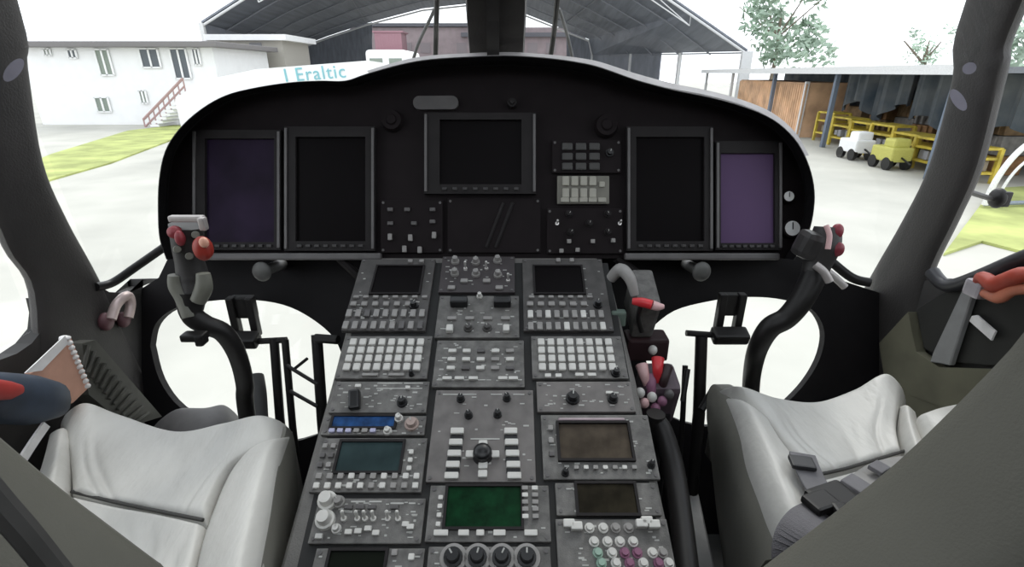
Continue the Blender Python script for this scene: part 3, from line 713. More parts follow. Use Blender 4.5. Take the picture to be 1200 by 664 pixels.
# magenta and pink lever cluster right of the console
t = thing('throttle_cluster', 'cluster of pink and magenta levers right of the console under the red handle', 'lever cluster', at_d(768, 455, .98))
b = MB(); b.box(at_d(756, 404, 1.06), (.085, .05, .05), bevel=.006); b.build('top_box', mat('dark_maroon', (.028, .012, .014), .5), t)
b = MB(); b.box(at_d(768, 460, .99), (.07, .07, .10), Matrix.Rotation(.25, 3, 'X'), bevel=.012); b.build('base_block', mat('dull_magenta_block', (.09, .065, .08), .5), t)
for (u, v, u2, v2, m_) in ((752, 428, 758, 452, pinkl), (771, 420, 770, 448, redp), (781, 430, 775, 458, mat('dark_maroon', (0, 0, 0))), (762, 440, 764, 468, pinkk)):
    b = MB(); b.tube([at_d(u, v, .95), at_d((u + u2) / 2, (v + v2) / 2, .94), at_d(u2, v2, .95)], [.012, .009, .006]); b.build('lever', m_, t, True)
for (u, v, m_) in ((750, 460, keyl), (764, 465, keyl), (776, 470, pinkk), (755, 472, pinkl), (768, 478, pinkk), (784, 462, keyd), (765, 410, keyl)):
    b = MB(); b.ball(at_d(u, v, .93 if v > 420 else 1.02), (.009, .009, .010)); b.build('knob', m_, t, True)
b = MB(); c = at_d(768, 478, .99); b.cyl(c, (c.x, c.y, .002), .03, .04); b.build('pedestal', blackp, t, True)
# collective lever between console and right seat
def colp(): return [at_d(768, 490, .89), at_d(777, 505, .885), at_d(788, 545, .86), at_d(797, 600, .80), at_d(806, 680, .72), at_d(812, 740, .67)]
t = thing('collective_lever', 'long black lever lying along the right side of the console', 'control lever', at_d(797, 600, .8))
b = MB(); b.tube(colp(), [.014, .017, .019, .018, .018, .017], 14); b.build('lever_arm', tubek, t, True)
c = at_d(768, 490, .89); b = MB(); b.cyl(c + Vector((0, 0, .01)), (c.x, c.y, .002), .016, .02); b.build('pivot_post', tubek, t, True)
# pink-white curved grab handles at the feet of the pillars
for pts, lb in (([(130, 374), (137, 356), (149, 346), (153, 356), (150, 372)], 'pink and white curved handle at the foot of the left pillar'), ([(986, 350), (996, 352), (1004, 364), (1006, 378)], 'pink and white curved handle at the foot of the right pillar')):
    s_ = -1 if pts[0][0] < 600 else 1
    q = [at_x(u, v, s_ * .845) for u, v in pts]
    t = thing('grab_handle', lb, 'handle', q[0], 'grab handles by the pillars')
    b = MB(); b.tube(q, .010, 10); b.build('curved_bar', mat('pale_rose_metal', (.62, .50, .48), .35, .3), t, True)
    b = MB(); b.ball(q[0] + Vector((s_ * .012, 0, -.005)), (.012, .018, .02)); b.ball(q[-1] + Vector((s_ * .012, 0, -.005)), (.012, .016, .018)); b.build('mount', mat('dark_rose', (.12, .05, .06), .5), t, True)
for q, r_, lb in (([at_x(974, 345, .83), at_x(984, 338, .84), at_x(996, 343, .845)], .006, 'short pale metal cable loop above the right grab handle'), ([at_d(955, 308, 1.1), at_d(975, 322, 1.1), at_d(990, 336, 1.1)], .008, 'pale metal cable running down below the right stick grip')):
    tag(wb('cable', MB().tube(q, r_), mat('cable_metal', (.42, .40, .39), .4, .3), True), lb, 'cable')

# ================================================================== SEATS
def net(rows, z=None): return [[at_z(p[0], p[1], p[2] if len(p) > 2 else z) for p in r] for r in rows]
sidec = mat('shaded_leather_side', (.21, .205, .18), .55, var=.08, scale=8, bump=.2, bscale=40)  # seat leather again, with the shade of its side put into the colour
pipec = mat('dark_seam', (.05, .048, .045), .6)
def folds(seed, amp):
    rr = random.Random(seed); ws = [(rr.uniform(.1, .9), rr.uniform(.015, .03), rr.uniform(.4, 1)) for _ in range(7)]
    def fn(u, v): return -amp * sum(a * math.exp(-((u - c - .04 * math.sin(5 * v + c * 9)) / w_) ** 2) for c, w_, a in ws) * min(1, max(0, (v - .15) * 2))
    return fn
def seat(label, A, B_, D, Cc, side, soff, seam, base, back, extra=None):
    t = thing('pilot_seat', label, 'seat', base, 'pilot seats')
    b = MB(); b.patch(net(A), 60, 48, .022, .10, .24, fn=folds(3, .0035)); b.build('front_cushion', leather, t, True, autosm=False)
    b = MB(); b.patch(net(D), 44, 30, .014, .10, .24, fn=folds(5, .006)); b.build('rear_cushion', leather, t, True, autosm=False)
    b = MB(); b.patch(net(B_), 24, 48, .018, .16, None, .03); b.build('side_bolster', leather, t, True, autosm=False)
    b = MB(); b.patch(net(Cc), 20, 40, .016, .16, .24); b.build('side_bolster', leather, t, True, autosm=False)
    b = MB(); b.patch(net(side), 20, 40, 0, .1, off=soff); b.build('side_panel', sidec, t, True)['label'] = 'inner side panel with shade in its colour'
    b = MB(); b.tube([at_z(p[0], p[1], p[2] + .001) for p in seam], .0027, 8); b.build('seam', pipec, t, True)
    s_ = 1 if base[0] > 0 else -1
    R_ = Matrix.Rotation(-s_ * .3, 3, 'Z')
    b = MB(); b.box(Vector(base) + Vector((0, -.02, .20)), (.30, .30, .10), R_, bevel=.02); b.box(Vector(base) + Vector((0, -.02, .078)), (.22, .26, .155), R_, bevel=.01)
    b.build('pedestal', blackp, t)
    pts = [at_y(u, v, .275) for u, v in cr2(back, 4)]
    out = [Vector((s_ * .62, .275, 1.06)), Vector((s_ * .76, .275, 1.03)), Vector((s_ * .82, .275, .96)), Vector((s_ * .84, .275, .80)), Vector((s_ * .83, .275, .48)), Vector((s_ * .78, .275, .42)), Vector((s_ * .24, .275, .42)), Vector((s_ * .21, .275, .48))]
    poly = pts + out; n = len(poly)
    ar = sum(poly[k].x * poly[(k + 1) % n].z - poly[(k + 1) % n].x * poly[k].z for k in range(n))
    def shrink(d, y):
        o_ = []
        for k in range(n):
            a, c_ = poly[k - 1], poly[(k + 1) % n]; tg = Vector((c_.x - a.x, 0, c_.z - a.z)).normalized()
            nr = Vector((-tg.z, 0, tg.x)) * (1 if ar > 0 else -1)
            o_.append(Vector((poly[k].x, y, poly[k].z)) + nr * d)
        return o_
    b = MB(); b.loft([shrink(d, y) for d, y in ((.03, .298), (.014, .296), (.004, .288), (0, .275), (0, .215), (.004, .202), (.014, .193), (.03, .190))])
    b.build('backrest', olive, t, True)
    if extra: extra(t)
    return t
LA = [[(66, 490, .40), (97, 466, .455), (140, 480, .43), (205, 500, .415), (262, 490, .43), (306, 481, .455), (340, 494, .41)],
      [(74, 515, .425), (94, 505, .44), (132, 514, .425), (200, 530, .41), (255, 524, .425), (292, 514, .44), (324, 516, .435)],
      [(79, 548, .42), (98, 550, .42), (130, 555, .415), (185, 561, .41), (232, 560, .415), (252, 553, .42), (268, 547, .42)],
      [(80, 574, .42), (104, 579, .42), (133, 586, .415), (168, 593, .41), (203, 600, .415), (222, 604, .418), (240, 608, .418)]]
LB = [[(306, 508, .435), (324, 504, .45), (338, 502, .42)], [(268, 548, .418), (302, 546, .452), (326, 552, .43)], [(240, 610, .414), (286, 608, .448), (317, 610, .42)], [(225, 666, .41), (274, 664, .442), (307, 664, .415)], [(210, 745, .40), (262, 740, .43), (295, 740, .405)]]
LD = [[(80, 577, .416), (133, 589, .41), (188, 599, .408), (240, 611, .412)], [(72, 620, .415), (125, 635, .40), (180, 645, .398), (228, 655, .41)], [(60, 690, .41), (112, 705, .395), (168, 715, .395), (214, 725, .405)]]
LC = [[(58, 500, .405), (72, 493, .44), (84, 506, .43)], [(46, 545, .405), (62, 545, .44), (80, 555, .42)], [(26, 590, .40), (50, 590, .435), (78, 600, .415)], [(0, 650, .39), (32, 650, .43), (66, 660, .41)]]
LS_ = [[(336, 500, .42), (343, 508, .39), (347, 526, .34)], [(325, 552, .428), (342, 562, .37), (349, 592, .28)], [(316, 610, .418), (338, 622, .34), (347, 655, .15)], [(306, 664, .413), (328, 682, .33), (342, 712, .13)], [(294, 740, .40), (292, 762, .32), (325, 792, .11)]]
def lextra(t):
    b = MB(); b.tube([at_y(-40, 545, .176), at_y(0, 592, .176), at_y(30, 626, .176), at_y(64, 668, .176), at_y(90, 700, .176)], .006, 8); b.build('piping', pipec, t, True)
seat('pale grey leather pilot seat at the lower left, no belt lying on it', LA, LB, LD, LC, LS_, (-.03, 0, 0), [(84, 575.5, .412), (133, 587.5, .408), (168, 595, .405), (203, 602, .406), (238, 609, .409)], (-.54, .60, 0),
     [(160, 664), (110, 627), (60, 590), (0, 541), (-60, 490), (-140, 418), (-190, 350)][::1] and [(185, 682), (160, 664), (110, 627), (60, 590), (0, 541), (-60, 490), (-140, 418), (-230, 330), (-420, 230)], lextra)
RA = [[(840, 452, .41), (862, 447, .45), (905, 462, .43), (955, 467, .412), (1000, 452, .43), (1040, 432, .462), (1066, 462, .42)],
      [(890, 480, .44), (908, 481, .435), (935, 485, .42), (970, 488, .41), (1010, 479, .422), (1038, 467, .438), (1058, 470, .435)],
      [(918, 513, .428), (932, 514, .422), (952, 515, .415), (982, 514, .41), (1016, 507, .415), (1038, 500, .42), (1054, 496, .425)],
      [(954, 556, .42), (969, 553, .418), (986, 549, .414), (1007, 543, .41), (1030, 536, .413), (1046, 531, .416), (1060, 527, .42)]]
RB = [[(846, 458, .41), (870, 460, .448), (897, 478, .435)], [(860, 490, .415), (886, 493, .448), (917, 514, .425)], [(874, 535, .41), (908, 540, .445), (953, 558, .418)], [(894, 590, .40), (930, 595, .435), (980, 612, .41)], [(918, 650, .39), (955, 650, .42), (1010, 662, .40)], [(935, 730, .38), (975, 730, .40), (1035, 740, .39)]]
RC = [[(1056, 470, .43), (1064, 468, .447), (1072, 476, .41)], [(1054, 497, .42), (1068, 498, .446), (1082, 506, .41)], [(1061, 528, .416), (1080, 530, .44), (1097, 538, .405)], [(1090, 585, .41), (1110, 585, .435), (1128, 592, .40)]]
RD = [[(955, 560, .416), (990, 551, .41), (1025, 541, .408), (1062, 531, .414)], [(978, 612, .41), (1015, 602, .40), (1055, 590, .40), (1090, 580, .41)], [(1015, 690, .405), (1055, 680, .395), (1095, 665, .395), (1130, 650, .405)]]
RS = [[(848, 456, .41), (836, 450, .40), (829, 462, .37), (828, 490, .33)], [(861, 490, .413), (846, 495, .38), (836, 518, .31), (834, 545, .25)], [(875, 535, .408), (856, 545, .35), (843, 572, .23), (840, 602, .14)], [(896, 590, .398), (870, 602, .34), (852, 628, .22), (848, 662, .08)], [(920, 650, .388), (888, 667, .32), (862, 692, .2), (852, 722, .05)], [(938, 730, .378), (905, 745, .31), (875, 765, .19), (862, 790, .05)]]
def rextra(t):
    b = MB(); b.patch(net([[(1078, 482, .46), (1100, 474, .465), (1128, 468, .46)], [(1088, 500, .46), (1112, 492, .47), (1140, 486, .46)], [(1102, 530, .46), (1124, 520, .465), (1150, 512, .46)]]), 16, 16, .012, .2, .25)
    b.build('side_cushion', leather, t, True, autosm=False)
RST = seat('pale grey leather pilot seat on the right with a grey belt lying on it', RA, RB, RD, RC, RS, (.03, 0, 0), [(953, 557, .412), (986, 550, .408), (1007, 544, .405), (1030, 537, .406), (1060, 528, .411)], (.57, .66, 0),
     [(890, 686), (920, 664), (942, 648), (1000, 604), (1060, 556), (1130, 490), (1200, 419), (1280, 330), (1480, 210)], rextra)
def strap(mb, pts, wd, th=.004, s=0, nrm=Vector((0, 0, 1))):
    v, _ = cr_path([Vector(p) for p in pts], [0] * len(pts), 6); rings = []
    for i, p in enumerate(v):
        t = (v[min(i + 1, len(v) - 1)] - v[max(i - 1, 0)]).normalized(); a = t.cross(nrm).normalized() * wd / 2; n = a.cross(t).normalized() * th / 2
        rings.append([p + a + n, p - a + n, p - a - n, p + a - n])
    return mb.loft(rings, s)
t = thing('lap_belt', 'dark grey lap belt with black buckle lying across the right seat', 'seat belt', at_z(970, 590, .44))
b = MB(); strap(b, [at_z(926, 668, .43), at_z(931, 635, .465), at_z(946, 612, .475), at_z(968, 600, .46), at_z(985, 590, .45)], .046); b.build('webbing', webb, t)
b = MB(); strap(b, [at_z(940, 532, .455), at_z(946, 548, .455), at_z(954, 565, .45), at_z(964, 580, .45)], .036); b.build('webbing', mat('mid_grey_webbing', (.16, .155, .165), .7), t)
b = MB(); b.box(at_z(940, 542, .46), (.034, .026, .008), Matrix.Rotation(-.2, 3, 'Z'), bevel=.003); b.build('tab', mat('tab_charcoal', (.03, .03, .033), .5), t)
b = MB(); b.box(at_z(978, 588, .462), (.062, .05, .022), Matrix.Rotation(.35, 3, 'Z'), bevel=.006); b.box(at_z(962, 588, .475), (.04, .03, .012), Matrix.Rotation(.35, 3, 'Z'), bevel=.004); b.box(at_z(985, 598, .475), (.02, .02, .014), bevel=.004)
b.build('buckle', tubek, t)
b = MB(); strap(b, [at_z(990, 584, .45), at_z(1010, 568, .44), at_z(1035, 552, .435), at_z(1065, 545, .44), at_z(1085, 548, .44)], .036); b.build('webbing', mat('worn_pale_webbing', (.30, .29, .28), .7), t)
b = MB(); b.box(at_z(1003, 568, .452), (.03, .03, .010), Matrix.Rotation(.5, 3, 'Z'), bevel=.003); b.build('adjuster', mat('mid_grey_webbing', (0, 0, 0)), t); b = MB(); b.box(at_z(1030, 548, .45), (.025, .02, .008), Matrix.Rotation(.5, 3, 'Z'), bevel=.002); b.build('adjuster', mat('mid_grey_webbing', (0, 0, 0)), t)
# grey hump between left stick and seat, grey side cover by right seat
b = MB(); b.patch(net([[(178, 496, .30), (205, 476, .33), (240, 474, .34), (262, 471, .33), (279, 484, .30)], [(180, 512, .30), (210, 498, .335), (240, 496, .345), (262, 490, .335), (280, 500, .30)], [(185, 545, .29), (215, 535, .31), (245, 535, .31), (264, 530, .31), (281, 535, .29)]]), 24, 16, .01, .2, .002)
tag(wb('equipment_cover', b, mat('cover_grey', (.13, .125, .125), .6), True), 'rounded grey cover on the floor between left seat and chin window', 'cover')
b = MB(); A = [at_z(801, 494, .20), at_z(812, 494, .20), at_z(838, 664, .12), at_z(842, 720, .12), at_z(822, 720, .12), at_z(806, 600, .16)]
b.prism([Vector((p.x, p.y, .12)) for p in A], [], (0, 0, -.118)); bmesh.ops.bevel(b.bm, geom=list(b.bm.edges), offset=.004, segments=1, affect='EDGES')
tag(wb('floor_duct', b, mat('duct_grey', (.26, .255, .25), .5)), 'pale grey floor duct beside the right seat', 'duct')

# ================================================================== DOOR SIDES
def flat(name, px_, x, th, m, parent=None, bev=.002):
    b = MB(); b.prism([at_x(u, v, x) for u, v in px_], [], (-th if x > 0 else th, 0, 0))
    if bev: bmesh.ops.bevel(b.bm, geom=list(b.bm.edges), offset=bev, segments=1, affect='EDGES', clamp_overlap=True)
    return b.build(name, m, parent) if parent else wb(name, b, m)
t = thing('spiral_notebook', 'orange and white spiral notebook tucked beside the left seat', 'notebook', at_x(70, 440, -.80))
nb = lambda u, v, x=-.80: at_x(u, v, x)
flat('cover', [(28, 437), (75, 393), (99, 452), (78, 472), (58, 478)], -.80, .012, paper, t, .001)
b = MB(); b.prism([nb(28, 437, -.787), nb(75, 393, -.787), nb(79, 402, -.787), nb(48, 434, -.787)], [], (.002, 0, 0)); b.build('page_edge', papw, t)
b = MB()
for k in range(11):
    p = nb(76 + 2.35 * k, 396 + 5.6 * k, -.792); b.ball(p, (.011, .0065, .005), n=8)
b.build('spiral_binding', papw, t, True)
t = thing('padded_armrest', 'dark navy padded armrest with red end by the left door', 'armrest', at_x(20, 460, -.74))
b = MB()
def er(u, v0, v1, x, w_):
    a = at_x(u, v0, x); c = at_x(u, v1, x); return ring(a + Vector((-w_ / 2, 0, 0)), c + Vector((-w_ / 2, 0, 0)), Vector((w_, 0, 0)), 16, 2.4)
b.loft([er(-70, 425, 490, -.74, .09), er(-20, 434, 496, -.74, .09), (er(30, 438, 498, -.74, .085)), er(58, 446, 490, -.74, .07), er(72, 458, 478, -.74, .03)]); b.build('pad', navy, t, True)
b = MB(); b.loft([er(-20, 441, 470, -.69, .02), er(10, 446, 468, -.69, .02), er(22, 450, 462, -.69, .016)]); b.build('red_patch', mat('deep_red', (.38, .035, .03), .6), t, True)
b = MB(); p = at_x(10, 464, -.76); b.cyl(p, (-.868, p.y, p.z - .01), .02, .025); b.build('support', blackp, t, True)
b = MB(); strap(b, [at_x(54, 497, -.72), at_x(38, 520, -.72), at_x(20, 548, -.72), at_x(0, 580, -.72)], .014, .004, nrm=Vector((1, 0, 0)))
tag(wb('pull_strap', b, papw), 'thin white strap beside the left seat cushion', 'strap')
b = MB()
b.prism([at_x(u, v, -.80) for u, v in ((96, 402), (112, 398), (190, 488), (150, 500), (104, 462))], [], (-.03, 0, 0))
for k in range(12):
    b.tube([at_x(104 + 6.4 * k, 404 + 7.2 * k, -.797), at_x(98 + 5.0 * k, 430 + 6.2 * k, -.797)], .0035, 6, smooth=0)
tag(wb('ribbed_side_panel', b, mat('ribbed_olive', (.055, .054, .045), .6)), 'ribbed dark olive panel between notebook and left pillar foot', 'panel')
# right door details
t = thing('door_pocket', 'olive door pocket with black recess below the right side window', 'door pocket', at_x(1100, 440, .845))
flat('lower_panel', [(1040, 402), (1075, 365), (1085, 412), (1112, 430), (1168, 432), (1230, 436), (1230, 520), (1070, 500), (1048, 452)], .862, .02, olivew, t, .004)
flat('dark_recess', [(1079, 362), (1122, 336), (1148, 330), (1200, 322), (1260, 310), (1240, 430), (1165, 428), (1120, 424), (1088, 408)], .864, .010, mat('recess_black', (.014, .014, .012), .7), t)
flat('upright_strip', [(1136, 336), (1150, 336), (1120, 428), (1096, 424), (1100, 412)], .852, .012, greyst, t)['label'] = 'pale grey upright strip'
t = thing('white_tag', 'white tag hanging on the dark right door recess', 'tag', at_x(1155, 380, .85))
flat('card', [(1141, 370), (1147, 369), (1169, 388), (1164, 399), (1138, 376)], .848, .004, papw, t, .0005)
t = thing('exit_handle', 'orange red pull handle under the right side window sill', 'handle', at_x(1170, 335, .82))
b = MB(); b.tube([at_x(1147, 345, .83), at_x(1150, 325, .815), at_x(1165, 333, .81), at_x(1180, 328, .81), at_x(1196, 322, .81), at_x(1215, 320, .82)], [.009, .010, .014, .013, .013, .010], 12); b.build('grip', redo, t, True)
b = MB(); b.tube([at_x(1152, 342, .82), at_x(1170, 348, .815), at_x(1185, 340, .815), at_x(1205, 338, .82)], [.008, .011, .010, .009], 10); b.build('latch', mat('worn_orange', (.6, .2, .12), .4), t, True)
b = MB(); b.box(at_x(1146, 338, .822), (.026, .035, .03), bevel=.006); b.build('bracket', mat('pale_lilac_metal', (.45, .42, .45), .4, .3), t)
struct(wb('trim_10', MB().tube([at_x(1092, 318, .85), at_x(1103, 331, .85), at_x(1118, 334, .85), at_x(1150, 323, .85), at_x(1200, 302, .85), at_x(1260, 280, .85)], .013, 10), mat('sill_dark', (.03, .03, .035), .4), True))
# pale discs added for the lilac reflections on the pillars
for (u, v, xs, r1, r2, lb) in ((16, 82, -.80, .008, .022, 'painted lilac reflection on the left pillar'), (1136, 80, .785, .009, .010, 'small painted round reflection high on the right pillar'), (1123, 117, .795, .008, .022, 'long painted oval reflection on the right pillar')):
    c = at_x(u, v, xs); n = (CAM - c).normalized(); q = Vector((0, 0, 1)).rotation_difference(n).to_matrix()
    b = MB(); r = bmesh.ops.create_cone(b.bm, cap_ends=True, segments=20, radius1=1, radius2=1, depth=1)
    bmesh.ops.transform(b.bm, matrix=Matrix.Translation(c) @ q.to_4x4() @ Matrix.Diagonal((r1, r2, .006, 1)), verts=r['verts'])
    tag(wb('pillar_reflection', b, mat('lilac_reflection', (.25, .24, .29), .5)), lb, 'painted reflection', 'painted reflections on the pillars')
# wipers outside the windscreen
def wiper(label, pts, arm):
    t = thing('windscreen_wiper', label, 'wiper', pts[0], 'windscreen wipers')
    b = MB(); b.tube(pts, .007, 8); b.build('blade', tubek, t, True)
    b = MB(); b.tube(arm, .0045, 8); b.build('arm', mat('wiper_grey', (.10, .10, .10), .5), t, True)
wiper('black wiper upright left of the centre post', [at_d(510, 85, 1.50), at_d(511, 40, 1.40), at_d(513, -40, 1.22)], [at_d(481, 82, 1.51), at_d(490, 52, 1.45), at_d(506, 18, 1.37), at_d(509, 10, 1.355)])
wiper('black wiper upright right of the centre post', [at_d(642, 85, 1.50), at_d(649, 40, 1.40), at_d(657, -40, 1.22)], [at_d(674, 84, 1.51), at_d(667, 50, 1.45), at_d(660, 25, 1.39), at_d(655, 10, 1.355)])

# ================================================================== OUTDOORS
struct(wb('ground', MB().box((0, 60, GZ - .1), (240, 200, .2)), concrete))
def gp(u, v): return at_z(u, v, GZ)
# grass
def grass(name, poly, lb):
    b = MB(); b.prism([Vector((p.x, p.y, GZ + .002)) for p in poly], [], (0, 0, .05)); o = tag(wb(name, b, grassm), lb, 'grass', None, 'stuff'); return o
grass('grass', [gp(-40, 262), gp(60, 212), gp(130, 192), gp(206, 163), gp(236, 148), gp(205, 147.5), gp(150, 154), gp(60, 182), gp(-40, 225)], 'bright green grass strip below the white building')
grass('grass', [gp(1105, 300), gp(1150, 240), gp(1170, 222), gp(1290, 215), gp(1300, 300), gp(1200, 298), gp(1150, 285)], 'bright green grass outside the right side window')
# white building
def boxpx(u0, u1, v0, v1, y, dep, base=False):
    a = at_y(u0, v0, y); c = at_y(u1, v0, y); zt = (a.z + c.z) / 2
    zb = GZ + .001 if base else (at_y(u0, v1, y).z + at_y(u1, v1, y).z) / 2
    return ((a.x + c.x) / 2, y + dep / 2, (zt + zb) / 2), (abs(c.x - a.x), dep, abs(zt - zb))
t = thing('white_building', 'white two storey building with dark windows on the left', 'building', (at_y(140, 100, 32).x, 34, GZ))
b = MB(); b.box(*boxpx(20, 248, 55, 150, 32, 7, True)); b.build('walls', whitew, t)
b = MB(); c, s_ = boxpx(8, 252, 48, 55, 31.4, 8.2); b.box(c, s_, bevel=.05); b.build('roof', roofw, t)
for (u0, u1, v0, v1, m_) in ((162, 184, 57, 79, winm), (198, 217, 57, 92, winm), (224, 232, 57, 76, winm), (110, 126, 58, 88, wing), (110, 126, 114, 131, wing), (162, 170, 106, 121, wing), (78, 88, 58, 68, winm), (50, 58, 57, 65, wing)):
    c, s_ = boxpx(u0, u1, v0, v1, 31.95, .08); b = MB(); b.box(c, s_); wn = b.build('window', m_, t)
    b = MB(); 
    for k in (-1, 0, 1): b.box((c[0] + k * s_[0] / 2, 31.92, c[2]), (.10, .05, s_[2]))
    for k in (-1, 1): b.box((c[0], 31.92, c[2] + k * s_[2] / 2), (s_[0], .05, .08))
    WORLD[wn.name] = Matrix(); b.build('frame', whitew, wn)
b = MB()
p0, p1 = at_y(168, 140, 30.5), at_y(214, 92, 30.5)
for k in range(12):
    q = p0.lerp(p1, k / 11); b.box((q.x, 31, q.z - .9), (.5, 1.6, .12))
b.build('staircase', whitew, t)
b = MB(); b.tube([p0, p1], .07, 6); b.tube([p0 - Vector((0, 0, .4)), p1 - Vector((0, 0, .4))], .05, 6)
for k in range(9): q = p0.lerp(p1, k / 8); b.tube([q, q - Vector((0, 0, .9))], .04, 6)
b.build('stair_rail', railp, t)
t = thing('cream_block', 'small cream block building between the white building and the hangar', 'building', (at_y(275, 60, 40).x, 42, GZ))
b = MB(); b.box(*boxpx(242, 330, 46, 150, 40, 5, True)); b.build('walls', cream, t)
b = MB(); b.box(*boxpx(238, 334, 40, 47, 39.6, 6)); b.build('roof', whitew, t)
b = MB(); b.box(*boxpx(292, 306, 50, 90, 39.95, .1)); b.box(*boxpx(258, 280, 55, 75, 39.95, .1)); b.build('shutter', mat('grey_shutter', (.22, .22, .23), .6), t)
# low white wall with teal lettering
t = thing('sign_wall', 'long low white wall with teal lettering in front of the hangar', 'wall', (at_y(330, 90, 20).x, 20, GZ))
tp = [(205, 118), (222, 103), (240, 94), (300, 81), (430, 71), (478, 78)]
P_ = [at_y(u, v, 20) for u, v in tp]
P_ = P_ + [Vector((P_[-1].x, 20, GZ + .001)), Vector((P_[0].x, 20, GZ + .001))]
b = MB(); b.prism(P_, [], (0, .25, 0)); b.build('wall_slab', whitew, t)
cu_ = bpy.data.curves.new('lettering', 'FONT'); cu_.body = 'I Eraltic'; cu_.size = .64; cu_.extrude = .012; cu_.space_character = 1.12
lo_ = bpy.data.objects.new('lettering', cu_); C.objects.link(lo_); cu_.materials.append(teal)
a = at_y(334, 96, 19.98); lo_.location = a; lo_.rotation_euler = (PI / 2, -math.radians(4), 0); attach(lo_, t)
# hangar
Rr = [(345, 57), (385, 42), (430, 27), (495, 10), (560, 3), (610, 14), (655, 32), (690, 46), (694, 64)]
Fr = [(236, 27), (300, -14), (380, -55), (470, -90), (560, -112), (650, -84), (740, -34), (810, 14), (876, 60)]
yr, yf = 74, 48
t = thing('hangar', 'large arched dark blue grey hangar open at both ends straight ahead', 'hangar', (-5, 45, GZ))
Rp = [at_y(u, v, yr) for u, v in Rr]; Fp = [at_y(u, v, yf) for u, v in Fr]
b = MB()
for i in range(len(Rp) - 1):
    q = [Fp[i], Fp[i + 1], Rp[i + 1], Rp[i]]; vs = [b.bm.verts.new(p) for p in q] ; vt = [b.bm.verts.new(p + Vector((0, 0, .15))) for p in q]
    b.bm.faces.new(vs); b.bm.faces.new(vt[::-1])
    for k in range(4): b.bm.faces.new((vs[k], vt[k], vt[(k + 1) % 4], vs[(k + 1) % 4]))
b.build('roof_sheet', hangr, t)
for k in range(7):
    f = k / 6; pts = [Fp[i].lerp(Rp[i], f) - Vector((0, 0, .22)) for i in range(len(Fp))]
    b = MB(); b.tube(pts, .10 if k in (0, 6) else .07, 6, smooth=0)
    if k == 0:
        pts2 = [p - Vector((0, 0, .8)) for p in pts[1:-1]]; b.tube(pts2, .05, 6, smooth=0)
        for i in range(1, len(pts) - 1): b.tube([pts[i], pts2[i - 1]], .04, 5, smooth=0); b.tube([pts[i], pts2[min(i, len(pts2) - 1)]], .04, 5, smooth=0)
    b.build('truss', steelw if k in (0, 6) else mat('dull_steel', (.24, .25, .28), .5), t)
for i in range(0, 9, 2):
    b = MB(); b.tube([Fp[i] - Vector((0, 0, .12)), Rp[i] - Vector((0, 0, .12))], .06, 5, smooth=0); b.build('purlin', mat('dull_steel', (.24, .25, .28), .5), t)
for p in [Fp[0].lerp(Rp[0], f) for f in (0, .33, .66, 1)] + [Fp[-1].lerp(Rp[-1], f) for f in (0, .33, .66, 1)]:
    pw = .9 if p == Fp[-1] else .35; b = MB(); b.box((p.x, p.y, (p.z + GZ) / 2), (pw, .35, p.z - GZ - .002)); b.build('post', steelw, t)
b = MB()
for A_, B__ in ((Fp[0], Rp[0]), (Fp[-1].lerp(Rp[-1], .45), Rp[-1])):
    q = [A_, B__, Vector((B__.x, B__.y, GZ)), Vector((A_.x, A_.y, GZ))]; b.prism(q, [], (.12, 0, 0))
b.build('side_sheet', hangr, t)
for q in ([(346, 57), (385, 42.5), (430, 27.5), (436, 26), (436, 92), (346, 92)], [(664, 36), (690, 46.5), (694, 64), (694, 92), (664, 92)]):
    b = MB(); b.prism([at_y(u, v, yr + .05) for u, v in q], [], (0, .12, 0)); b.build('end_sheet', hangr, t)
# buildings seen through the hangar
t = thing('brick_building', 'low brown brick building seen through the open hangar', 'building', (at_y(560, 60, 90).x, 92, GZ))
b = MB(); b.box(*boxpx(410, 675, 32, 100, 90, 6, True)); b.build('walls', brickm, t)
b = MB(); b.box(*boxpx(405, 552, 27, 31, 89.5, 8)); b.box(*boxpx(540, 690, 38, 43, 89.4, 8)); b.build('roof', brickr, t)
for u in (470, 492, 535, 618, 640): 
    b = MB(); b.box(*boxpx(u, u + 12, 50, 62, 89.9, .12)); b.build('window', mat('hazy_window', (.2, .17, .18), .5), t)
t = thing('red_container', 'faded red container behind the white van in the hangar', 'container', (at_y(452, 60, 50).x, 50, GZ))
b = MB(); b.box(*boxpx(438, 470, 37, 90, 50, 2.4, True), bevel=.06)
for k in range(9):
    c, s_ = boxpx(439 + k * 3.4, 440.5 + k * 3.4, 40, 84, 49.97, .06); b.box(c, s_)
b.build('body', redr, t)
b = MB(); b.box(*boxpx(436, 472, 36, 38, 49.9, 2.6)); b.build('roof', redr, t)
t = thing('white_van', 'small white van peeking over the white wall by the left wiper', 'van', (at_y(455, 70, 26).x, 27, GZ))
vx = at_y(452, 70, 26).x; ztop = at_y(452, 58, 26).z
b = MB(); b.box((vx, 28, (ztop + GZ + .4) / 2), (1.9, 4, ztop - GZ - .4), bevel=.22, seg=4); b.build('body', whitew, t, True)
for dx in (-.45, .45):
    b = MB(); b.box((vx + dx, 25.99, ztop - .62), (.6, .05, .5), bevel=.02); b.build('window', wing, t)
for dx in (-.8, .8):
    for dy in (-1.2, 1.2):
        b = MB(); b.cyl((vx + dx - .1, 28 + dy, GZ + .36), (vx + dx + .1, 28 + dy, GZ + .36), .35, n=20); b.build('wheel', knobk, t, True)
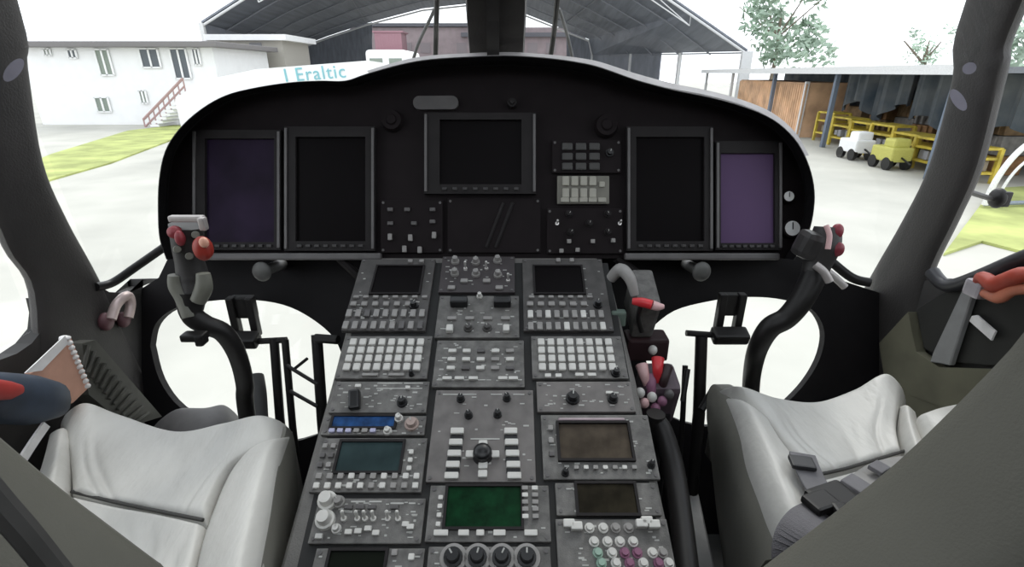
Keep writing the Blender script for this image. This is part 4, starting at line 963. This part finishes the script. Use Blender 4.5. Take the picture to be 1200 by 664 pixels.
# open shed along the right
t = thing('open_shed', 'long open shed with pale roof edge and dark netting on the right', 'shed', (16, 28, GZ))
ze = .98
b = MB(); b.prism([Vector((x, y, ze)) for x, y in ((11.6, 13.0), (12.2, 13.0), (23, 13.0), (24, 45), (15.6, 45))], [], (0, 0, .14)); b.build('roof', mat('shed_roof_dark', (.16, .17, .19), .7), t)
b = MB(); b.prism([Vector((x, y, ze - .04)) for x, y in ((11.5, 13.0), (15.38, 45), (15.5, 45), (11.62, 13.0))], [], (0, 0, .26)); b.build('fascia', steelw, t)
b = MB(); b.prism([Vector((x, y, GZ + .002)) for x, y in ((20.5, 13), (22.2, 45), (22.4, 45), (20.7, 13))], [], (0, 0, ze - GZ - .01)); b.build('back_wall', netb, t)
b = MB(); b.box((20.0, 12.9, (ze + GZ) / 2), (8.0, .15, ze - GZ - .02)); b.build('end_wall', netb, t)
for k, y in enumerate((15, 22, 29, 37, 44.5)):
    x = 11.9 + (y - 13) * 4 / 33; b = MB(); b.box((x, y, (ze + GZ) / 2), (.16, .16, ze - GZ - .02)); b.build('post', steelw if k > 2 else mat('blue_post', (.14, .17, .22), .6), t)
# netting drapes hanging inside the shed
for k, (y0, y1, zb) in enumerate(((14, 19.5, -.75), (19.8, 24.6, -.45))):
    b = MB(); n = 40
    rings = []
    for i in range(n + 1):
        f = i / n; y = y0 + (y1 - y0) * f; x = 13.6 + (y - 13) * 4 / 33 + .16 * math.sin(f * 40) + .1 * math.sin(f * 17)
        zb_ = zb + .35 * math.sin(f * 9 + k)
        rings.append([Vector((x, y, ze - .02)), Vector((x + .04, y, ze - .02)), Vector((x + .04, y, zb_)), Vector((x, y, zb_))])
    b.loft(rings); o = tag(wb('hanging_net', b, netb), ('nearer' if k == 0 else 'farther') + ' dark blue green net hanging under the shed roof', 'net', 'nets under the shed roof')
t = thing('tan_container', 'tan and orange corrugated container at the shed front', 'container', (17, 32, GZ))
b = MB(); ya, yb = 25.5, 36; xa, xb = 13.7, 15.0; h = 2.45
b.prism([Vector((xa, ya, GZ + .003)), Vector((xb, yb, GZ + .003)), Vector((xb + 2.2, yb, GZ + .003)), Vector((xa + 2.2, ya, GZ + .003))], [], (0, 0, h))
for k in range(40):
    f = k / 39; b.box((xa + (xb - xa) * f - .02, ya + (yb - ya) * f, GZ + h / 2 + .05), (.08, .13, h - .2))
b.build('body', tan, t)
b = MB(); b.prism([Vector((xa - .08, ya - .05, GZ + .003)), Vector((xa + .1, ya - .05, GZ + .003)), Vector((xa + .1, ya + .06, GZ + .003)), Vector((xa - .08, ya + .06, GZ + .003))], [], (0, 0, h + .05)); b.build('corner_post', steelw, t)
# yellow rack frames along the shed front
for k, (y, h_) in enumerate(((23.8, 1.25), (22.2, 1.15), (20.6, 1.1), (19.1, 1.15), (17.6, 1.0), (16.3, 1.0), (15.0, .95))):
    x = 12.9 + (y - 16) * .13
    names = ('first', 'second', 'third', 'fourth', 'fifth', 'sixth', 'last')
    t = thing('storage_rack', 'yellow storage rack under the shed, %s counted from the tan container' % names[k], 'rack', (x, y, GZ), 'yellow racks under the shed')
    for dx in (0, .7):
        for dy in (-.6, .6):
            b = MB(); b.box((x + dx, y + dy, GZ + h_ / 2 + .001), (.10, .10, h_)); b.build('upright', yel, t)
    for q, zz in enumerate((.3, .72, 1.0)):
        b = MB(); b.box((x + .35, y, GZ + zz * h_), (.74, 1.24, .07)); b.build('shelf', yel, t)
    b = MB()
    for q in range(4): b.box((x + .35 + random.uniform(-.1, .1), y - .42 + q * .28, GZ + .3 * h_ + .19), (.4, .2, random.uniform(.2, .3)), bevel=.02)
    b.build('stored_goods', [mat('dusty_goods', (.24, .20, .15), .8), mat('grey_goods', (.30, .30, .32), .8)][k % 2], t)
for k, (y, dx, h_, m_) in enumerate(((16.1, 2.0, 1.75, 1), (17.7, 2.3, 1.4, 2), (19.4, 2.0, 1.7, 0), (21.0, 2.3, 1.9, 1), (22.7, 2.1, 1.6, 2), (24.2, 1.9, 1.5, 1))):
    x = 12.9 + (y - 16) * .13 + dx; nm = ('first', 'second', 'third', 'fourth', 'fifth', 'sixth', 'last')[k]
    t = thing('crate_stack', 'dusty brown crate stack behind the yellow racks, %s counted from the right pillar' % nm, 'crates', (x, y, GZ), 'crate stacks in the shed')
    mm = [mat('crate_brown', (.20, .13, .07), .8, var=.3, scale=5), mat('crate_rust', (.26, .14, .06), .8, var=.3, scale=5), mat('crate_grey', (.20, .19, .18), .8, var=.3, scale=5)]
    n_ = 3
    for q in range(n_):
        b = MB(); b.box((x + random.uniform(-.08, .08), y, GZ + h_ * (q + .5) / n_ + .002), (.9, 1.05, h_ / n_ - .02), bevel=.03)
        for w_ in (-.3, 0, .3): b.box((x - .47, y + w_, GZ + h_ * (q + .5) / n_), (.06, .1, h_ / n_ - .06))
        b.build('crate', mm[(m_ + q) % 3], t)
def cart(name, label, px_, m_, cat):
    p = gp(*px_); t = thing(name, label, cat, (p.x, p.y, GZ))
    b = MB(); b.box((p.x, p.y, GZ + .48), (.7, 1.0, .45), bevel=.06); b.box((p.x, p.y - .15, GZ + .82), (.55, .5, .3), bevel=.08); b.build('body', m_, t)
    for dx in (-.3, .3):
        for dy in (-.33, .33):
            b = MB(); b.cyl((p.x + dx - .06, p.y + dy, GZ + .2), (p.x + dx + .06, p.y + dy, GZ + .2), .2, n=16); b.build('wheel', knobk, t, True)
    b = MB(); b.tube([(p.x, p.y - .5, GZ + .4), (p.x, p.y - .95, GZ + .25)], .03); b.build('tow_bar', knobk, t)
cart('ground_cart', 'white ground cart in front of the yellow racks', (1000, 186), whitew, 'cart')
cart('ground_cart', 'yellow ground cart standing right of the white cart', (1040, 197), mat('lime_yellow', (.50, .48, .12), .5), 'cart')
# trees
def tree(label, u, vtop, vbot, y, n, seed):
    rr = random.Random(seed); top = at_y(u, vtop, y); bot = at_y(u, vbot, y); R_ = (top.z - bot.z) / 2; c = (top + bot) / 2
    t = thing('broadleaf_tree', label, 'tree', (c.x, y, GZ), 'trees outside')
    b = MB(); b.tube([(c.x, y, GZ), (c.x + .2, y, (GZ + c.z) / 2), (c.x, y, c.z)], [.25, .2, .12], 8)
    for k in range(6): b.tube([(c.x, y, c.z - R_ * .4), c + Vector((rr.uniform(-1, 1), rr.uniform(-1, 1), rr.uniform(0, .8))) * R_ * .8], [.1, .04], 6, smooth=0)
    b.build('trunk', bark, t, True)
    b = MB(); cl_ = [(c + Vector((rr.uniform(-1, 1) * R_ * .8, rr.uniform(-1, 1) * R_ * .8, rr.uniform(-.8, .8) * R_)), rr.uniform(.25, .45) * R_) for _ in range(16)]
    for k in range(n):
        q, r = rr.choice(cl_); d = Vector((rr.gauss(0, 1), rr.gauss(0, 1), rr.gauss(0, 1))).normalized() * r * rr.random() ** .4
        s_ = R_ * rr.uniform(.06, .12); a = Vector((rr.gauss(0, 1), rr.gauss(0, 1), rr.gauss(0, 1))).normalized(); e = a.orthogonal().normalized(); p = q + d
        v4 = [b.bm.verts.new(p + x) for x in (a * s_, e * s_ * .5, -a * s_, -e * s_ * .5)]; b.bm.faces.new(v4)
    b.build('crown', leafp, t)
tree('pale green tree rising behind the hangar on the right', 915, -40, 78, 62, 1500, 1)
tree('thin pale tree above the shed near the right pillar', 1085, 30, 92, 40, 420, 2)
tree('green tree outside the right side window, above the hoop', 1188, 30, 190, 30, 1500, 3)
tree('dull green tree outside the right window, beyond the first', 1262, 50, 190, 34, 1500, 4)
# hoop on the grass by the right window
t = thing('arched_frame', 'white arched tube frame on the grass outside the right window', 'frame', gp(1190, 246))
g_ = gp(1196, 244) + Vector((0, 0, .115)); R_ = 1.0
pts = [g_ + Vector((R_ * math.cos(a_), .15 * math.cos(a_), 1.5 * math.sin(a_))) for a_ in [PI - PI * i / 14 for i in range(15)]]
b = MB(); b.tube(pts, .06, 8); b.build('outer_hoop', steelw, t, True)
b = MB(); b.tube([g_ + (p - g_) * .72 for p in pts], .03, 8); b.build('inner_hoop', steelw, t, True)
b = MB(); b.tube([pts[0] + Vector((0, 0, .02)), pts[-1] + Vector((0, 0, .02))], .05, 8, smooth=0); b.build('base_bar', mat('slate_bar', (.2, .23, .28), .5), t)
# mirror on its stalk, fixed outside the right pillar
t = thing('rear_mirror', 'small dark mirror on a thin stalk outside the right side window', 'mirror', at_x(1166, 232, 1.15))
b = MB(); b.tube([at_x(1118, 219, .90), at_x(1140, 226, 1.02), at_x(1162, 233, 1.13)], .006, 8); b.build('stalk', tubek, t, True)
b = MB(); c = at_x(1169, 232, 1.15); b.ball(c, (.014, .022, .024)); b.box(c + Vector((.008, -.012, 0)), (.02, .012, .036), bevel=.004); b.build('housing', tubek, t, True)

for o in bpy.data.objects:
    if '_frame' in o: del o['_frame']
